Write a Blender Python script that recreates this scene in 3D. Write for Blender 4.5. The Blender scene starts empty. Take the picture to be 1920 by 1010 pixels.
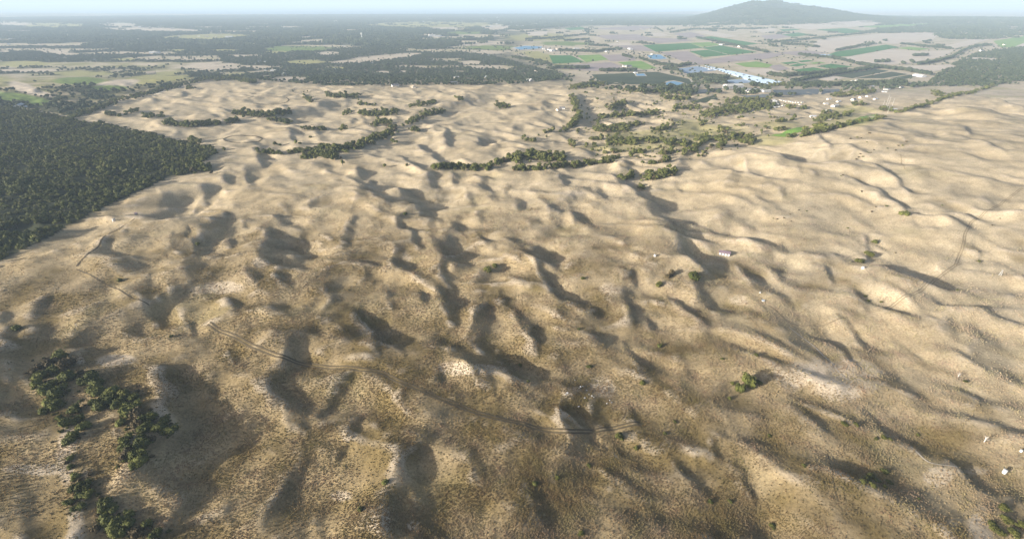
import bpy, math, random
import numpy as np
from mathutils import Vector
random.seed(7)
RNG = np.random.default_rng(11)
scene = bpy.context.scene
COL = scene.collection

# ------------------------------------------------------------------ camera
FPX, CX, CY, CAMZ = 900.0, 960.0, 505.0, 180.0
PITCH = math.atan(497.0 / FPX)
cam_d = bpy.data.cameras.new('camera')
cam_d.sensor_width = 36.0
cam_d.lens = 36.0 * FPX / 1920.0
cam_d.clip_start = 1.0
cam_d.clip_end = 400000.0
cam = bpy.data.objects.new('camera', cam_d)
cam.location = (0, 0, CAMZ)
cam.rotation_euler = (math.pi / 2 - PITCH, 0, 0)
COL.objects.link(cam)
scene.camera = cam

# ------------------------------------------------------------------ light
SUN_EL, SHADOW_AZ = math.radians(13.5), math.radians(66.0)
G = np.array([math.sin(SHADOW_AZ), math.cos(SHADOW_AZ)])       # the way the shadows run
world = bpy.data.worlds.new('World')
scene.world = world
world.use_nodes = True
wn = world.node_tree
sky = wn.nodes.new('ShaderNodeTexSky')
sky.sky_type = 'NISHITA'
sky.sun_disc = False
sky.sun_elevation = SUN_EL
sky.sun_rotation = SHADOW_AZ + math.pi
sky.altitude = 180
sky.dust_density = 4.0
sky.ozone_density = 0.6
sky.air_density = 0.6
bg = wn.nodes['Background']
bg.inputs['Strength'].default_value = 0.09
wn.links.new(sky.outputs['Color'], bg.inputs['Color'])
sun_d = bpy.data.lights.new('sun', 'SUN')
sun_d.energy = 5.0
sun_d.angle = math.radians(1.0)
sun_d.color = (1.0, 0.955, 0.885)
sun = bpy.data.objects.new('sun', sun_d)
sv = Vector((G[0] * math.cos(SUN_EL), G[1] * math.cos(SUN_EL), -math.sin(SUN_EL)))
sun.rotation_euler = sv.to_track_quat('-Z', 'Y').to_euler()
sun.location = (-300, -200, 400)
COL.objects.link(sun)
scene.view_settings.view_transform = 'Standard'
scene.view_settings.look = 'None'
scene.view_settings.gamma = 1.0
scene.view_settings.use_curve_mapping = False
scene.view_settings.exposure = 1.22
scene.render.engine = 'CYCLES'
scene.cycles.use_denoising = True
scene.cycles.max_bounces = 5
scene.cycles.volume_bounces = 0

# ------------------------------------------------------------------ helpers: pixels, noise
SP, CP = math.sin(PITCH), math.cos(PITCH)

def ray(u, v):
    xc = (np.asarray(u, float) - CX) / FPX
    yc = -(np.asarray(v, float) - CY) / FPX
    return xc, CP + yc * SP, -SP + yc * CP

def proj(x, y, z):
    dz = z - CAMZ
    depth = y * CP - dz * SP
    up = y * SP + dz * CP
    return CX + FPX * x / depth, CY - FPX * up / depth

def sstep(a, b, x):
    t = np.clip((x - a) / (b - a), 0, 1)
    return t * t * (3 - 2 * t)

def _hash(ix, iy, seed):
    h = (ix * 374761393 + iy * 668265263 + seed * 1442695041) & 0xFFFFFFFF
    h = ((h ^ (h >> 13)) * 1274126177) & 0xFFFFFFFF
    return (h ^ (h >> 16)) & 0xFFFF

def perlin(x, y, seed=0):
    x0 = np.floor(x).astype(np.int64); y0 = np.floor(y).astype(np.int64)
    fx = x - x0; fy = y - y0
    sx = fx * fx * fx * (fx * (fx * 6 - 15) + 10); sy = fy * fy * fy * (fy * (fy * 6 - 15) + 10)
    def g(ix, iy, dx, dy):
        a = _hash(ix, iy, seed) * (2 * math.pi / 65536)
        return np.cos(a) * dx + np.sin(a) * dy
    a = g(x0, y0, fx, fy); b = g(x0 + 1, y0, fx - 1, fy)
    c = g(x0, y0 + 1, fx, fy - 1); d = g(x0 + 1, y0 + 1, fx - 1, fy - 1)
    return ((a + (b - a) * sx) + ((c + (d - c) * sx) - (a + (b - a) * sx)) * sy) * 1.5

def fbm(x, y, lam, octs=3, seed=0):
    s, a, t = 0, 1.0, 0
    for o in range(octs):
        s = s + a * perlin(x / lam, y / lam, seed + 17 * o); t += a
        a *= 0.5; lam *= 0.5
    return s / t

def px0(u, v, z=0.0):
    a, b, c = ray(u, v)
    t = (z - CAMZ) / c
    return a * t, b * t

# ------------------------------------------------------------------ the lie of the land
HILL_AZ, HILL_R = math.atan(0.522 / 1.13), 8500.0
HC = (HILL_R * math.sin(HILL_AZ), HILL_R * math.cos(HILL_AZ))
_bx, _by = px0(1800, 300)
_vx, _vy = px0(1530, 205)
_wx, _wy = px0(1230, 245)

def coast_r(th):
    d = np.degrees(th)
    return np.interp(d, [-180, -60, -46, -36, -28, -20, 0, 8, 14, 20, 40, 180],
                     [40000, 40000, 22000, 17000, 14500, 13500, 13000, 13200, 15000, 21000, 40000, 40000])

def base(x, y):
    s = y + 0.3 * np.maximum(x, 0)
    r = np.hypot(x, y); th = np.arctan2(x, y)
    z = -25.0 * sstep(1250, 1800, np.where(y > 0, s, 0))
    z = z + 24 * np.exp(-0.5 * (((x - _bx) / 240) ** 2 + ((y - _by) / 190) ** 2))
    z = z - 9 * np.exp(-0.5 * (((x - _vx) / 170) ** 2 + ((y - _vy) / 130) ** 2))
    z = z - 7 * np.exp(-0.5 * (((x - _wx) / 150) ** 2 + ((y - _wy) / 110) ** 2))
    # the wooded hill behind the farmland
    dx, dy = x - HC[0], y - HC[1]
    ca, sa = math.cos(HILL_AZ), math.sin(HILL_AZ)
    l = dx * ca - dy * sa; d = dx * sa + dy * ca
    wl = np.where(l < 0, 450.0, 620.0)
    n = np.where(r > 5000, fbm(x, y, 800, 4, 5), 0)
    z = z + 225 * np.exp(-0.5 * ((l / wl) ** 2 + (d / 1300) ** 2)) * (1 + 0.5 * n)
    z = z + 28 * np.exp(-0.5 * (((l - 1500) / 1500) ** 2 + ((d - 300) / 1500) ** 2)) * (1 + 0.5 * n)
    z = z + 38 * np.exp(-0.5 * (((l - 4500) / 2000) ** 2 + ((d + 500) / 2000) ** 2)) * (1 + 0.5 * n)
    # low rise on the western shore
    z = z + 16 * np.exp(-0.5 * (((th + 0.62) / 0.16) ** 2 + ((r - 8500) / 2500) ** 2))
    cr = coast_r(th)
    return z - 30 * sstep(cr, cr + 350, r + 250 * np.where(r > 5000, n, 0))

def raymarch(u, v, hf):
    u = np.atleast_1d(np.asarray(u, float)); v = np.atleast_1d(np.asarray(v, float))
    a, b, c = ray(u, v)
    n = np.sqrt(a * a + b * b + c * c); a, b, c = a / n, b / n, c / n
    lo = np.full(u.shape, 60.0); hi = np.full(u.shape, np.nan)
    t = lo.copy(); step = 1.008
    for _ in range(820):
        live = np.isnan(hi)
        if not live.any(): break
        tn = t * step
        under = (CAMZ + c * tn) < hf(a * tn, b * tn)
        hit = live & under
        lo = np.where(hit, t, lo); hi = np.where(hit, tn, hi)
        t = tn
    hi = np.where(np.isnan(hi), t, hi); lo = np.where(lo == 60, t / step, lo)
    for _ in range(9):
        m = (lo + hi) / 2
        under = (CAMZ + c * m) < hf(a * m, b * m)
        hi = np.where(under, m, hi); lo = np.where(under, lo, m)
    return a * hi, b * hi

# Slip faces of the dunes: (points along the slope in photo pixels, half width in pixels, steepness)
SCARPS = [
 # far dunes
 ([(560,212),(600,205),(634,196)],8,.8),([(853,198),(885,192),(917,183)],5,.8),([(270,183),(320,184),(368,185)],3,.8),
 ([(986,177),(1019,178)],4,.8),([(1100,232),(1096,205),(1085,180)],11,.8),([(345,172),(345,184)],7,.8),([(1150,205),(1180,195)],6,.8),
 ([(842,278),(840,260),(838,243)],8,1),([(838,309),(815,292),(791,274)],10,1),([(802,320),(780,308),(755,296)],8,1),
 ([(495,310),(490,298)],10,.8),([(552,262),(550,248)],8,.8),([(905,274),(900,262)],6,.9),([(943,267),(925,268)],4,.9),
 # left shoulder
 ([(286,376),(325,370),(365,356)],8,1),([(293,407),(335,412),(376,408)],12,.9),([(360,462),(385,456),(408,444)],11,1),
 ([(266,480),(310,478),(355,466)],11,1),([(429,342),(425,325)],11,.9),([(474,345),(468,326)],11,.9),([(427,408),(422,396)],9,.9),
 ([(440,463),(436,449)],11,.9),([(412,375),(408,363)],9,.6),([(211,475),(212,455)],11,.6),([(240,452),(243,440)],9,.6),
 ([(463,428),(460,418)],6,.8),
 # middle west
 ([(684,332),(678,320)],11,1),([(700,347),(697,339)],9,1),([(722,382),(708,366),(692,352)],16,1.15),([(795,392),(778,374),(760,357)],17,1.15),
 ([(755,426),(750,410),(783,393)],9,1),([(788,470),(780,448),(771,428)],10,.9),([(862,505),(846,478),(835,452)],24,1.1),
 ([(845,538),(830,515),(828,500)],11,1),([(815,346),(809,330)],13,1),([(860,344),(854,326)],11,1),([(912,345),(902,331)],13,.9),
 ([(647,462),(652,440),(664,413)],10,.8),([(548,470),(525,452),(505,436)],22,1.15),([(533,416),(526,407)],10,.9),
 ([(552,500),(530,492),(512,480)],20,1.15),([(540,538),(528,520)],13,1),([(572,446),(567,436)],8,.9),
 ([(930,467),(915,456),(902,443)],8,1),([(860,428),(856,406)],11,.6),([(811,420),(806,402)],9,.6),([(886,378),(882,363)],9,.6),
 ([(903,412),(900,398)],9,.6),([(956,372),(952,352)],10,.7),
 # the long ridge and its neighbours
 ([(1316,500),(1296,478),(1275,454),(1258,430),(1242,403),(1218,377),(1192,351)],20,1.1),([(1185,352),(1168,341),(1152,334)],8,1),
 ([(1362,444),(1328,430),(1295,414)],8,1),([(1439,455),(1408,448),(1377,440)],6,1),([(1084,416),(1078,402)],11,.8),([(978,394),(972,374)],10,.8),
 ([(1046,402),(1032,390),(1018,377)],8,.9),([(1055,382),(1083,368)],8,.9),([(1128,366),(1122,350)],9,.6),([(1058,348),(1052,332)],9,.6),
 ([(1022,474),(990,462),(960,452)],9,1),([(1033,502),(1000,487),(970,480)],9,1),([(1106,434),(1101,421)],9,.6),([(1174,478),(1174,468)],9,.6),
 ([(1439,338),(1397,328),(1336,321)],5,1),([(1440,288),(1410,287),(1382,283)],5,1.1),([(1184,322),(1178,308)],9,1),([(1276,350),(1266,340)],6,.8),
 # the high eastern dunes
 ([(1556,308),(1525,309),(1491,302),(1440,288)],8,1.2),([(1559,281),(1554,268),(1535,257)],5,1.1),([(1553,295),(1550,284)],5,.8),
 ([(1704,358),(1680,338),(1655,318),(1636,311),(1613,306)],6,1.25),([(1658,364),(1625,346),(1581,343)],4,1),([(1698,393),(1686,383),(1676,372)],6,1.1),
 ([(1762,405),(1725,406),(1687,403)],6,1.3),([(1826,400),(1775,405)],3,1),([(1925,404),(1890,401)],9,1.2),([(1852,264),(1816,265)],4,1.1),
 ([(1820,252),(1812,240)],6,1.1),([(1885,288),(1872,281),(1858,275)],4,1.1),([(1920,286),(1900,284)],3,1),([(1480,341),(1440,339)],3,1),
 ([(1528,335),(1522,326)],6,.8),([(1500,330),(1494,320)],6,.8),([(1470,372),(1466,360)],8,.8),([(1572,474),(1535,474),(1500,476)],8,1),
 ([(1632,486),(1636,466),(1631,453),(1624,438)],8,1.1),([(1662,463),(1640,451)],4,1),([(1738,537),(1700,520),(1660,506),(1620,497)],13,1.2),
 ([(1770,430),(1740,431)],4,1),([(1840,490),(1832,470),(1820,449)],6,.8),([(1800,425),(1785,418)],5,.8),([(1610,340),(1592,336)],3,.9),
 ([(1919,204),(1877,191),(1826,180)],4,1.1),([(1821,213),(1782,211)],3,1),([(1919,220),(1877,219),(1841,211)],3,1.1),([(1757,216),(1697,217)],4,1.1),
 ([(1466,519),(1445,501)],5,.9),([(1562,533),(1550,500)],7,1),([(1622,578),(1605,551)],8,.8),([(1627,642),(1606,620),(1582,599)],8,1),
 ([(1597,672),(1578,652),(1560,636),(1535,631)],7,1),([(1527,664),(1481,641)],8,.8),([(1738,599),(1700,593),(1660,579)],6,1),
 ([(1815,580),(1775,577)],5,1),([(1890,604),(1857,592)],5,1),([(1920,541),(1850,560)],5,1),([(1920,517),(1870,512),(1818,504)],4,1),
 ([(1725,670),(1680,636)],4,.8),([(1836,690),(1800,666)],6,.9),([(1718,738),(1690,727)],8,.7),([(1832,747),(1805,731)],6,.8),
 # middle foreground
 ([(18,640),(20,612),(12,590)],18,1),([(15,664),(51,646),(72,616),(86,570)],17,1),([(160,668),(146,636)],22,1),([(167,616),(224,602),(282,581)],13,.9),
 ([(364,621),(343,587)],9,.9),([(317,561),(358,540)],9,.9),([(447,585),(430,562)],15,.8),([(345,790),(322,745),(300,700)],32,1),
 ([(442,678),(432,662)],9,.8),([(15,735),(16,705)],16,.6),([(402,735),(398,708)],14,.5),([(480,528),(470,512)],12,.8),
 ([(740,648),(702,622),(670,598)],15,1.15),([(855,596),(838,574),(826,552)],15,1.1),([(900,522),(938,499)],10,1),
 ([(848,622),(875,604),(902,582)],9,.9),([(945,570),(940,550)],13,.5),([(962,702),(945,680),(930,660)],22,1.1),([(914,726),(898,704),(882,684)],13,1.2),
 ([(524,725),(532,695),(548,660)],20,1),([(566,792),(555,768),(538,742)],17,1),([(622,740),(650,715)],10,1),([(519,652),(583,633)],12,.6),
 ([(706,680),(700,650)],14,.5),([(828,720),(822,700)],10,.7),([(626,565),(620,545)],12,.5),([(796,570),(790,553)],8,.9),([(737,578),(732,556)],11,.5),
 ([(824,645),(818,622)],13,.5),([(1044,556),(1028,528),(1010,503)],12,1.2),([(1116,596),(1092,572),(1048,556)],13,1),
 ([(1186,598),(1176,575),(1179,550),(1187,522)],15,1.15),([(1223,612),(1216,600)],8,1),([(1320,616),(1293,587),(1260,564)],9,1.1),
 ([(1343,582),(1322,556),(1304,535)],13,1),([(1010,657),(1003,640),(995,617)],9,1),([(1106,630),(1047,612)],8,.9),([(1172,672),(1150,650),(1126,632)],19,.6),
 # foreground
 ([(330,905),(318,855),(318,800)],46,1),([(632,852),(658,820),(671,787)],10,.9),([(505,972),(526,935),(568,862)],14,.8),
 ([(736,985),(755,900),(782,852)],22,.95),([(598,772),(618,755)],7,.9),([(1106,801),(1084,788),(1062,772)],9,.9),([(1182,848),(1150,842),(1124,832)],11,1),
 ([(1194,780),(1188,764)],9,.7),([(1312,908),(1282,872)],11,.8),([(1414,922),(1400,898),(1384,872)],9,.9),([(1346,848),(1338,824)],10,.5),
 ([(1545,802),(1490,761)],9,.8),([(1658,809),(1630,775)],9,.9),([(1852,788),(1810,780),(1764,772)],12,.9),([(1920,815),(1852,828)],10,.9),
 ([(1527,902),(1495,892),(1458,876)],16,.6),([(1802,888),(1784,868)],9,1),([(1838,919),(1804,890)],9,.9),([(1736,992),(1775,982),(1814,968)],14,.8),
 ([(610,1005),(600,970)],14,.6),([(900,880),(885,850)],14,.4),([(1015,970),(1000,940)],18,.4),([(1240,985),(1225,950)],14,.4),
 ([(60,990),(45,920)],20,.4),([(440,985),(430,930)],20,.4),([(1060,690),(1050,670)],12,.4),([(1290,700),(1275,670)],12,.4),([(1720,840),(1700,820)],14,.4),
]

# resolve the scarps into ground lines
_us, _vs = [], []
for pts, w, k in SCARPS:
    for (u, v) in pts: _us.append(u); _vs.append(v)
    c = pts[len(pts) // 2]; e0, e1 = pts[0], pts[-1]
    tu, tv = e1[0] - e0[0], e1[1] - e0[1]; L = math.hypot(tu, tv)
    for sgn in (1, -1): _us.append(c[0] - sgn * tv / L * w * .5); _vs.append(c[1] + sgn * tu / L * w * .5)
_X, _Y = raymarch(_us, _vs, base)
LINES, i = [], 0
for pts, w, k in SCARPS:
    n = len(pts)
    P = np.stack([_X[i:i + n], _Y[i:i + n]], 1); Q = np.stack([_X[i + n:i + n + 2], _Y[i + n:i + n + 2]], 1); i += n + 2
    t = P[-1] - P[0]; t = t / (np.hypot(*t) + 1e-6)
    dq = Q[0] - Q[1]
    wm = abs(dq[0] * t[1] - dq[1] * t[0])
    wm = float(np.clip(wm, 1.6, 26))
    nrm = np.array([t[1], -t[0]])
    sg = 1.0 if nrm @ G >= 0 else -1.0
    for _ in range(2 if n > 2 else 0):
        P = np.concatenate([P[:1], np.stack([.75 * P[:-1] + .25 * P[1:], .25 * P[:-1] + .75 * P[1:]], 1).reshape(-1, 2), P[-1:]])
    LINES.append((P, wm, k, sg))

def prof(q):
    up = np.exp(-np.abs(q + 1) / 2.3)                   # long windward side with a crisp crest
    mid = np.cos((q + 1) * math.pi / 2)
    dn = -np.exp(-((q - 1) / 2.4) ** 2)
    return np.where(q < -1, up, np.where(q < 1, mid, dn))

def dunes(x, y):
    x, y = .82 * x - .57 * y + 913.7, .57 * x + .82 * y + 377.3
    wx = x + 16 * perlin(x / 60, y / 60, 3); wy = y + 16 * perlin(x / 60, y / 60, 4)
    h = 5.6 * fbm(wx, wy * .8, 125, 2, 21) + 2.6 * (0.5 - np.abs(perlin(wx / 50, wy / 42, 31)) * 1.7) * (.6 + .8 * perlin(x / 130, y / 130, 33))
    h = h + 1.7 * fbm(wx, wy, 30, 2, 35)
    # winding hummock ridges: steeper on the lee
    ax, ay = (.94 * wx + .34 * wy) / 74, (-.34 * wx + .94 * wy) / 40
    r1 = perlin(ax, ay, 81); r2 = perlin(ax * 1.7 + 5.1, ay * 1.7, 82)
    h = h + 3.5 * (.45 - np.sqrt(r1 * r1 + .006)) * (1 + .7 * perlin(x / 90, y / 90, 83)) + 1.6 * (.4 - np.sqrt(r2 * r2 + .006))
    return h + 0.4 * fbm(x, y, 13, 2, 41) + 0.10 * perlin(x / 4.5, y / 4.5, 51)

def terrain(x, y):
    z = base(x, y)
    s = y + 0.3 * np.maximum(x, 0)
    m = 1 - sstep(1180, 1700, np.where(y > 0, s, 0))
    r = np.hypot(x, y)
    far = sstep(1400, 2200, r)
    near = r < 2600
    dn = np.zeros_like(z)
    if near.any():
        dn[near] = dunes(x[near], y[near])
    z = z + dn * m
    for P, w, k, sg in LINES:
        R = 17 * w
        lo, hi = P.min(0) - R, P.max(0) + R
        idx = np.nonzero((x > lo[0]) & (x < hi[0]) & (y > lo[1]) & (y < hi[1]))[0]
        if not len(idx): continue
        X, Y = x[idx], y[idx]
        sd = int(P[0, 0] * 7) % 997
        X, Y = (X + .55 * w * perlin(X / (3.6 * w), Y / (3.6 * w), sd) + .22 * w * perlin(X / (1.3 * w), Y / (1.3 * w), sd + 1),
                Y + .55 * w * perlin(X / (3.6 * w), Y / (3.6 * w), sd + 2) + .22 * w * perlin(X / (1.3 * w), Y / (1.3 * w), sd + 3))
        best = np.full(X.shape, 1e9); D = np.zeros_like(X); O = np.zeros_like(X); S = np.zeros_like(X)
        ns = len(P) - 1; run = 0.0
        for j in range(ns):
            a, b = P[j], P[j + 1]
            t = b - a; L = math.hypot(*t) + 1e-6; t = t / L
            px, py = X - a[0], Y - a[1]
            al = px * t[0] + py * t[1]
            over = np.maximum(0, np.maximum(-al, al - L))
            d = (px * t[1] - py * t[0])
            dist = np.hypot(d, over)
            end = ((al < 0) & (j == 0)) | ((al > L) & (j == ns - 1))
            pick = dist < best
            best = np.where(pick, dist, best); D = np.where(pick, np.where(end, d, np.copysign(dist, d)), D); O = np.where(pick, np.where(end, over, 0), O); S = np.where(pick, run + al, S)
            run += L
        e = np.clip(np.abs(S - run / 2) / (run / 2 + 1.6 * w), 0, 1)
        swell = (.45 + .55 * np.sqrt(1 - e * e)) * (1 + .45 * perlin(S / (3 * w), np.zeros_like(S) + sd, 9))
        q = D * sg / (w * swell)
        A = 0.24 * k * w * swell
        fade = 1 - sstep(6 * w, 15 * w, best)
        z[idx] += fade * (A * prof(q) * np.exp(-(O / (1.5 * w)) ** 2) + .09 * k * w * prof(D * sg / (2.6 * w)) * np.exp(-(O / (2.6 * w)) ** 2))
    return z

# ------------------------------------------------------------------ ground mesh: a ring grid, finer where more shows
NR = 860
rr = 60.0 * np.exp(np.linspace(0, math.log(45000 / 60.0), NR))
front = np.linspace(-62, 62, 860)
side = np.concatenate([np.linspace(62, 298, 60)[1:-1]])
th = np.radians(np.concatenate([front, side]))
NT = len(th)
RR, TH = np.meshgrid(rr, th, indexing='ij')
GX, GY = RR * np.sin(TH), RR * np.cos(TH)
GZ = terrain(GX.ravel(), GY.ravel()).reshape(RR.shape)
_lr0, _lrs = math.log(rr[0]), (math.log(rr[-1]) - math.log(rr[0])) / (NR - 1)
_thx = np.concatenate([th, [th[0] + 2 * math.pi]])
_GZx = np.concatenate([GZ, GZ[:, :1]], 1)

def ground(x, y):
    """height of the built ground at x, y"""
    x = np.asarray(x, float); y = np.asarray(y, float)
    fr = np.clip((np.log(np.maximum(np.hypot(x, y), 1)) - _lr0) / _lrs, 0, NR - 1.001)
    t = np.arctan2(x, y); t = np.where(t < th[0], t + 2 * math.pi, t)
    ft = np.interp(t, _thx, np.arange(NT + 1)); ft = np.clip(ft, 0, NT - 0.001)
    i = fr.astype(int); j = ft.astype(int); a = fr - i; b = ft - j
    return ((_GZx[i, j] * (1 - b) + _GZx[i, j + 1] * b) * (1 - a) + (_GZx[i + 1, j] * (1 - b) + _GZx[i + 1, j + 1] * b) * a)

def on(u, v):
    """ground points under photo pixels"""
    x, y = raymarch(u, v, ground)
    return np.stack([x, y, ground(x, y)], 1)

def inpoly(u, v, poly):
    c = np.zeros(u.shape, bool); n = len(poly)
    for k in range(n):
        (x1, y1), (x2, y2) = poly[k], poly[(k + 1) % n]
        if y1 == y2: continue
        c ^= ((y1 > v) != (y2 > v)) & (u < (x2 - x1) * (v - y1) / (y2 - y1) + x1)
    return c

Z1 = lambda u0, v0: (lambda pts: [(u0 + a / 3.885, v0 + b / 3.885) for a, b in pts])
FOREST = [(-900,215),(-300,205),(0,200),(60,206),(130,224),(200,234),(290,256),(410,283),(350,326),(320,331),(180,396),(90,446),(0,488),(-300,640),(-900,900)]
# openings in the far scrub: centre, half sizes, tilt (px of rise per px), colour
OPEN = [(105,98,46,5,.12,'p'),(8,98,12,3,0,'p'),(285,56,100,4,.02,'p'),(95,48,75,5,0,'y'),(220,47,40,4,0,'p'),(380,70,88,6,-.03,'y'),(235,112,32,2.5,0,'y'),
 (400,125,60,8,.02,'p'),(545,52,22,2.5,0,'p'),(575,71,22,2,0,'p'),(560,92,70,5,0,'g'),(615,101,22,4,0,'p'),(705,110,88,5.5,-.1,'p'),(575,117,38,5,0,'y'),
 (717,136,13,4,0,'p'),(755,134,11,2,0,'p'),(545,148,32,5,0,'p'),(500,144,9,3,0,'p'),(815,47,130,6,0,'y'),(840,54,40,3,0,'p'),(870,62,40,3,0,'g'),(930,52,30,5,0,'p'),
 (905,82,48,5,-.06,'p'),(920,90,55,4,0,'g'),(905,98,32,4,0,'p'),(880,118,24,4,0,'p'),(905,126,26,4,0,'p'),(860,135,14,2,0,'p'),
 (20,45,40,4,0,'p'),(40,120,50,5,0,'y'),(50,133,60,4,0,'p'),(150,138,60,5,0,'y'),(280,145,60,6,-.15,'y'),(150,152,55,7,0,'g'),(300,150,60,6,-.1,'y'),
 (220,157,40,8,-.1,'p'),(205,165,35,5,0,'g'),(45,165,30,10,.3,'p'),(40,185,60,9,.15,'g'),(75,175,28,5,.2,'p'),(-60,150,80,9,0,'y'),(-80,180,90,9,0,'g'),
 (440,140,30,3,-.1,'y'),(520,98,30,2,0,'y'),(420,95,30,2,0,'y'),(470,60,40,2,0,'p'),(330,95,20,2,0,'y'),(630,128,20,2,0,'y'),(460,105,40,2,0,'p'),
 (1010,70,60,7,0,'y'),(1060,82,50,4,0,'g'),(1020,108,45,9,.3,'y'),(1000,92,40,4,0,'p')]
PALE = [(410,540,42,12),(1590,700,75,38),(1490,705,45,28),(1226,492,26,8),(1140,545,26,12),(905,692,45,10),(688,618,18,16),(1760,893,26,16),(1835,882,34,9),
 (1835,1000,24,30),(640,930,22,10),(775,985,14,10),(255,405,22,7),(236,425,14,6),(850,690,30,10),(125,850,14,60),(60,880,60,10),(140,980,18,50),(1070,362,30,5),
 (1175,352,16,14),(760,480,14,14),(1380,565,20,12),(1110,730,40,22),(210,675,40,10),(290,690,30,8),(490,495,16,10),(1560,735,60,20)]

def cover(x, y, z):
    u, v = proj(x, y, z)
    N = lambda lam, o, s: fbm(x, y, lam, o, s)
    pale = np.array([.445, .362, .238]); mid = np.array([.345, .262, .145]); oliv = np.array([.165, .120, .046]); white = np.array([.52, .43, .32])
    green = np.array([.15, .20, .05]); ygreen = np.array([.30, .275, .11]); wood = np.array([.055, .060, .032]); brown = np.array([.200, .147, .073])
    r = np.hypot(x, y)
    mix = lambda a, b, k: a * (1 - k[:, None]) + b * k[:, None]
    n1, n2, n3 = N(90, 3, 71), N(24, 2, 72), N(7, 2, 73)
    c = np.tile(mid, (len(x), 1))
    c = mix(c, pale, np.clip(.15 + .8 * sstep(150, 650, r + .5 * x) + .7 * n1, 0, 1))
    tuss_vignette = np.clip(.72 - sstep(150, 560, r + .35 * x + 0 * y) + .8 * n1 + .5 * n2, 0, 1)  # tussock growth plus a vignette: foreground darkening put into the ground colour
    c = mix(c, brown, tuss_vignette * .9)
    c = mix(c, oliv, np.clip(tuss_vignette * (.4 + 1.2 * n2 + .4 * n3), 0, .7))
    c = mix(c, ygreen, np.clip(.5 * N(60, 3, 74) - .12, 0, .35) * (r < 1500))
    return c, u, v, n1, n2, mix, dict(pale=pale, mid=mid, oliv=oliv, white=white, green=green, ygreen=ygreen, wood=wood, brown=brown)

fx, fy, fz = GX.ravel(), GY.ravel(), GZ.ravel()
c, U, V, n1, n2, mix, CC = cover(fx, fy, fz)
R_ = np.hypot(fx, fy)
# crests carry bleached, thinner grass: curvature of the ground over about 8 m
crest = np.zeros_like(fz)
nearm = np.nonzero((R_ < 1700) & (fy > -50) & (R_ > 70))[0]
lap = np.zeros(len(nearm))
for dx, dy in ((5, 0), (-5, 0), (0, 5), (0, -5)):
    lap += fz[nearm] - ground(fx[nearm] + dx, fy[nearm] + dy)
crest[nearm] = np.clip((lap - .55) / 1.8, 0, 1) * np.clip(.7 + n2[nearm] * 1.2, 0, 1)
c = mix(c, CC['white'], crest * .65)
front_m = fy > 0
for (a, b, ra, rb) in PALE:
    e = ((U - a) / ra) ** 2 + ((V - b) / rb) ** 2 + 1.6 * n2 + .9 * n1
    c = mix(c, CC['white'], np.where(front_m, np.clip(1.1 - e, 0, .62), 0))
dun = 1 - sstep(1180, 1700, np.where(fy > 0, fy + .3 * np.maximum(fx, 0), 0))
# plain: scrub to the west, stubble to the east
n_op = np.where(R_ > 900, fbm(fx * .55, fy, 420, 3, 93), 0)
GOLF = [(-600,122),(-100,118),(420,116),(405,140),(230,185),(130,219),(60,203),(-600,215)]
golf = inpoly(U, V, GOLF) & front_m
edge = np.interp(V, [0, 30, 60, 100, 165, 300], [1300, 1300, 1000, 960, 1100, 1100])
inw = FORE = None
wmask = np.where(front_m & (V < 400), (1 - dun) * (1 - sstep(edge - 30, edge + 30, U + 60 * n1)), 0)
strip = np.where(front_m & (R_ > 6000), sstep(860, 940, U) * 0.8, 0)
hillm = sstep(15, 60, fz) * (R_ > 5000)
straw = np.array([.48, .40, .30])
c = mix(c, straw, np.where(front_m, (1 - dun) * .8, 0))
c = mix(c, CC['ygreen'] * .9, np.where(front_m & (R_ > 1600), np.clip(n1 * 1.2 + .1, 0, .6), 0))
c = mix(c, CC['ygreen'] * .8, golf * np.clip(.6 + 1.5 * n1, 0, 1))
wmask = np.where(golf, np.clip(.25 + 2.2 * n_op + 1.0 * n1, 0, 1), wmask * (1 - sstep(.20, .27, n_op)) * np.clip(.95 + .8 * n1, .4, 1))
c = mix(c, CC['wood'], np.clip(wmask + strip * np.clip(.6 + n1, 0, 1) + hillm, 0, 1) * .9)
for (a, b, ra, rb, tl, k) in OPEN:
    e = ((U - a) / ra) ** 2 + ((V - b - tl * (U - a)) / rb) ** 2 + 1.4 * n1 * (1 - dun)
    col = {'p': straw, 'y': CC['ygreen'] * 1.05, 'g': CC['green']}[k]
    c = mix(c, col, np.where(front_m & ((dun < .9) | golf), np.clip((1.2 - e) * 2, 0, 1), 0))
fm = inpoly(U, V, FOREST) & front_m
c[fm] = CC['wood'] * .8
# grassy hollows of the scrub valley
for (a, b, ra, rb) in ((1250,255,110,18),(1190,275,90,10),(1330,245,90,14),(1440,262,50,12),(1580,225,70,14),(1290,230,60,8),(1470,235,50,9),(1600,205,60,8),(1350,150,120,10)):
    e = ((U - a) / ra) ** 2 + ((V - b) / rb) ** 2 + n1
    c = mix(c, CC['ygreen'], np.where(front_m, np.clip((1.0 - e) * .9, 0, .6), 0))

def attr_color(me, name, cols):
    a = me.color_attributes.new(name, 'FLOAT_COLOR', 'POINT')
    a.data.foreach_set('color', np.concatenate([cols, np.ones((len(cols), 1))], 1).astype(np.float32).ravel())

def mesh_np(name, verts, faces4, smooth=True):
    me = bpy.data.meshes.new(name)
    nv, nf, k = len(verts), len(faces4), faces4.shape[1]
    me.vertices.add(nv); me.vertices.foreach_set('co', verts.astype(np.float32).ravel())
    me.loops.add(nf * k); me.loops.foreach_set('vertex_index', faces4.astype(np.int32).ravel())
    me.polygons.add(nf); me.polygons.foreach_set('loop_start', np.arange(0, nf * k, k, dtype=np.int32))
    me.polygons.foreach_set('use_smooth', np.full(nf, smooth))
    me.update(calc_edges=True)
    return me

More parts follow.
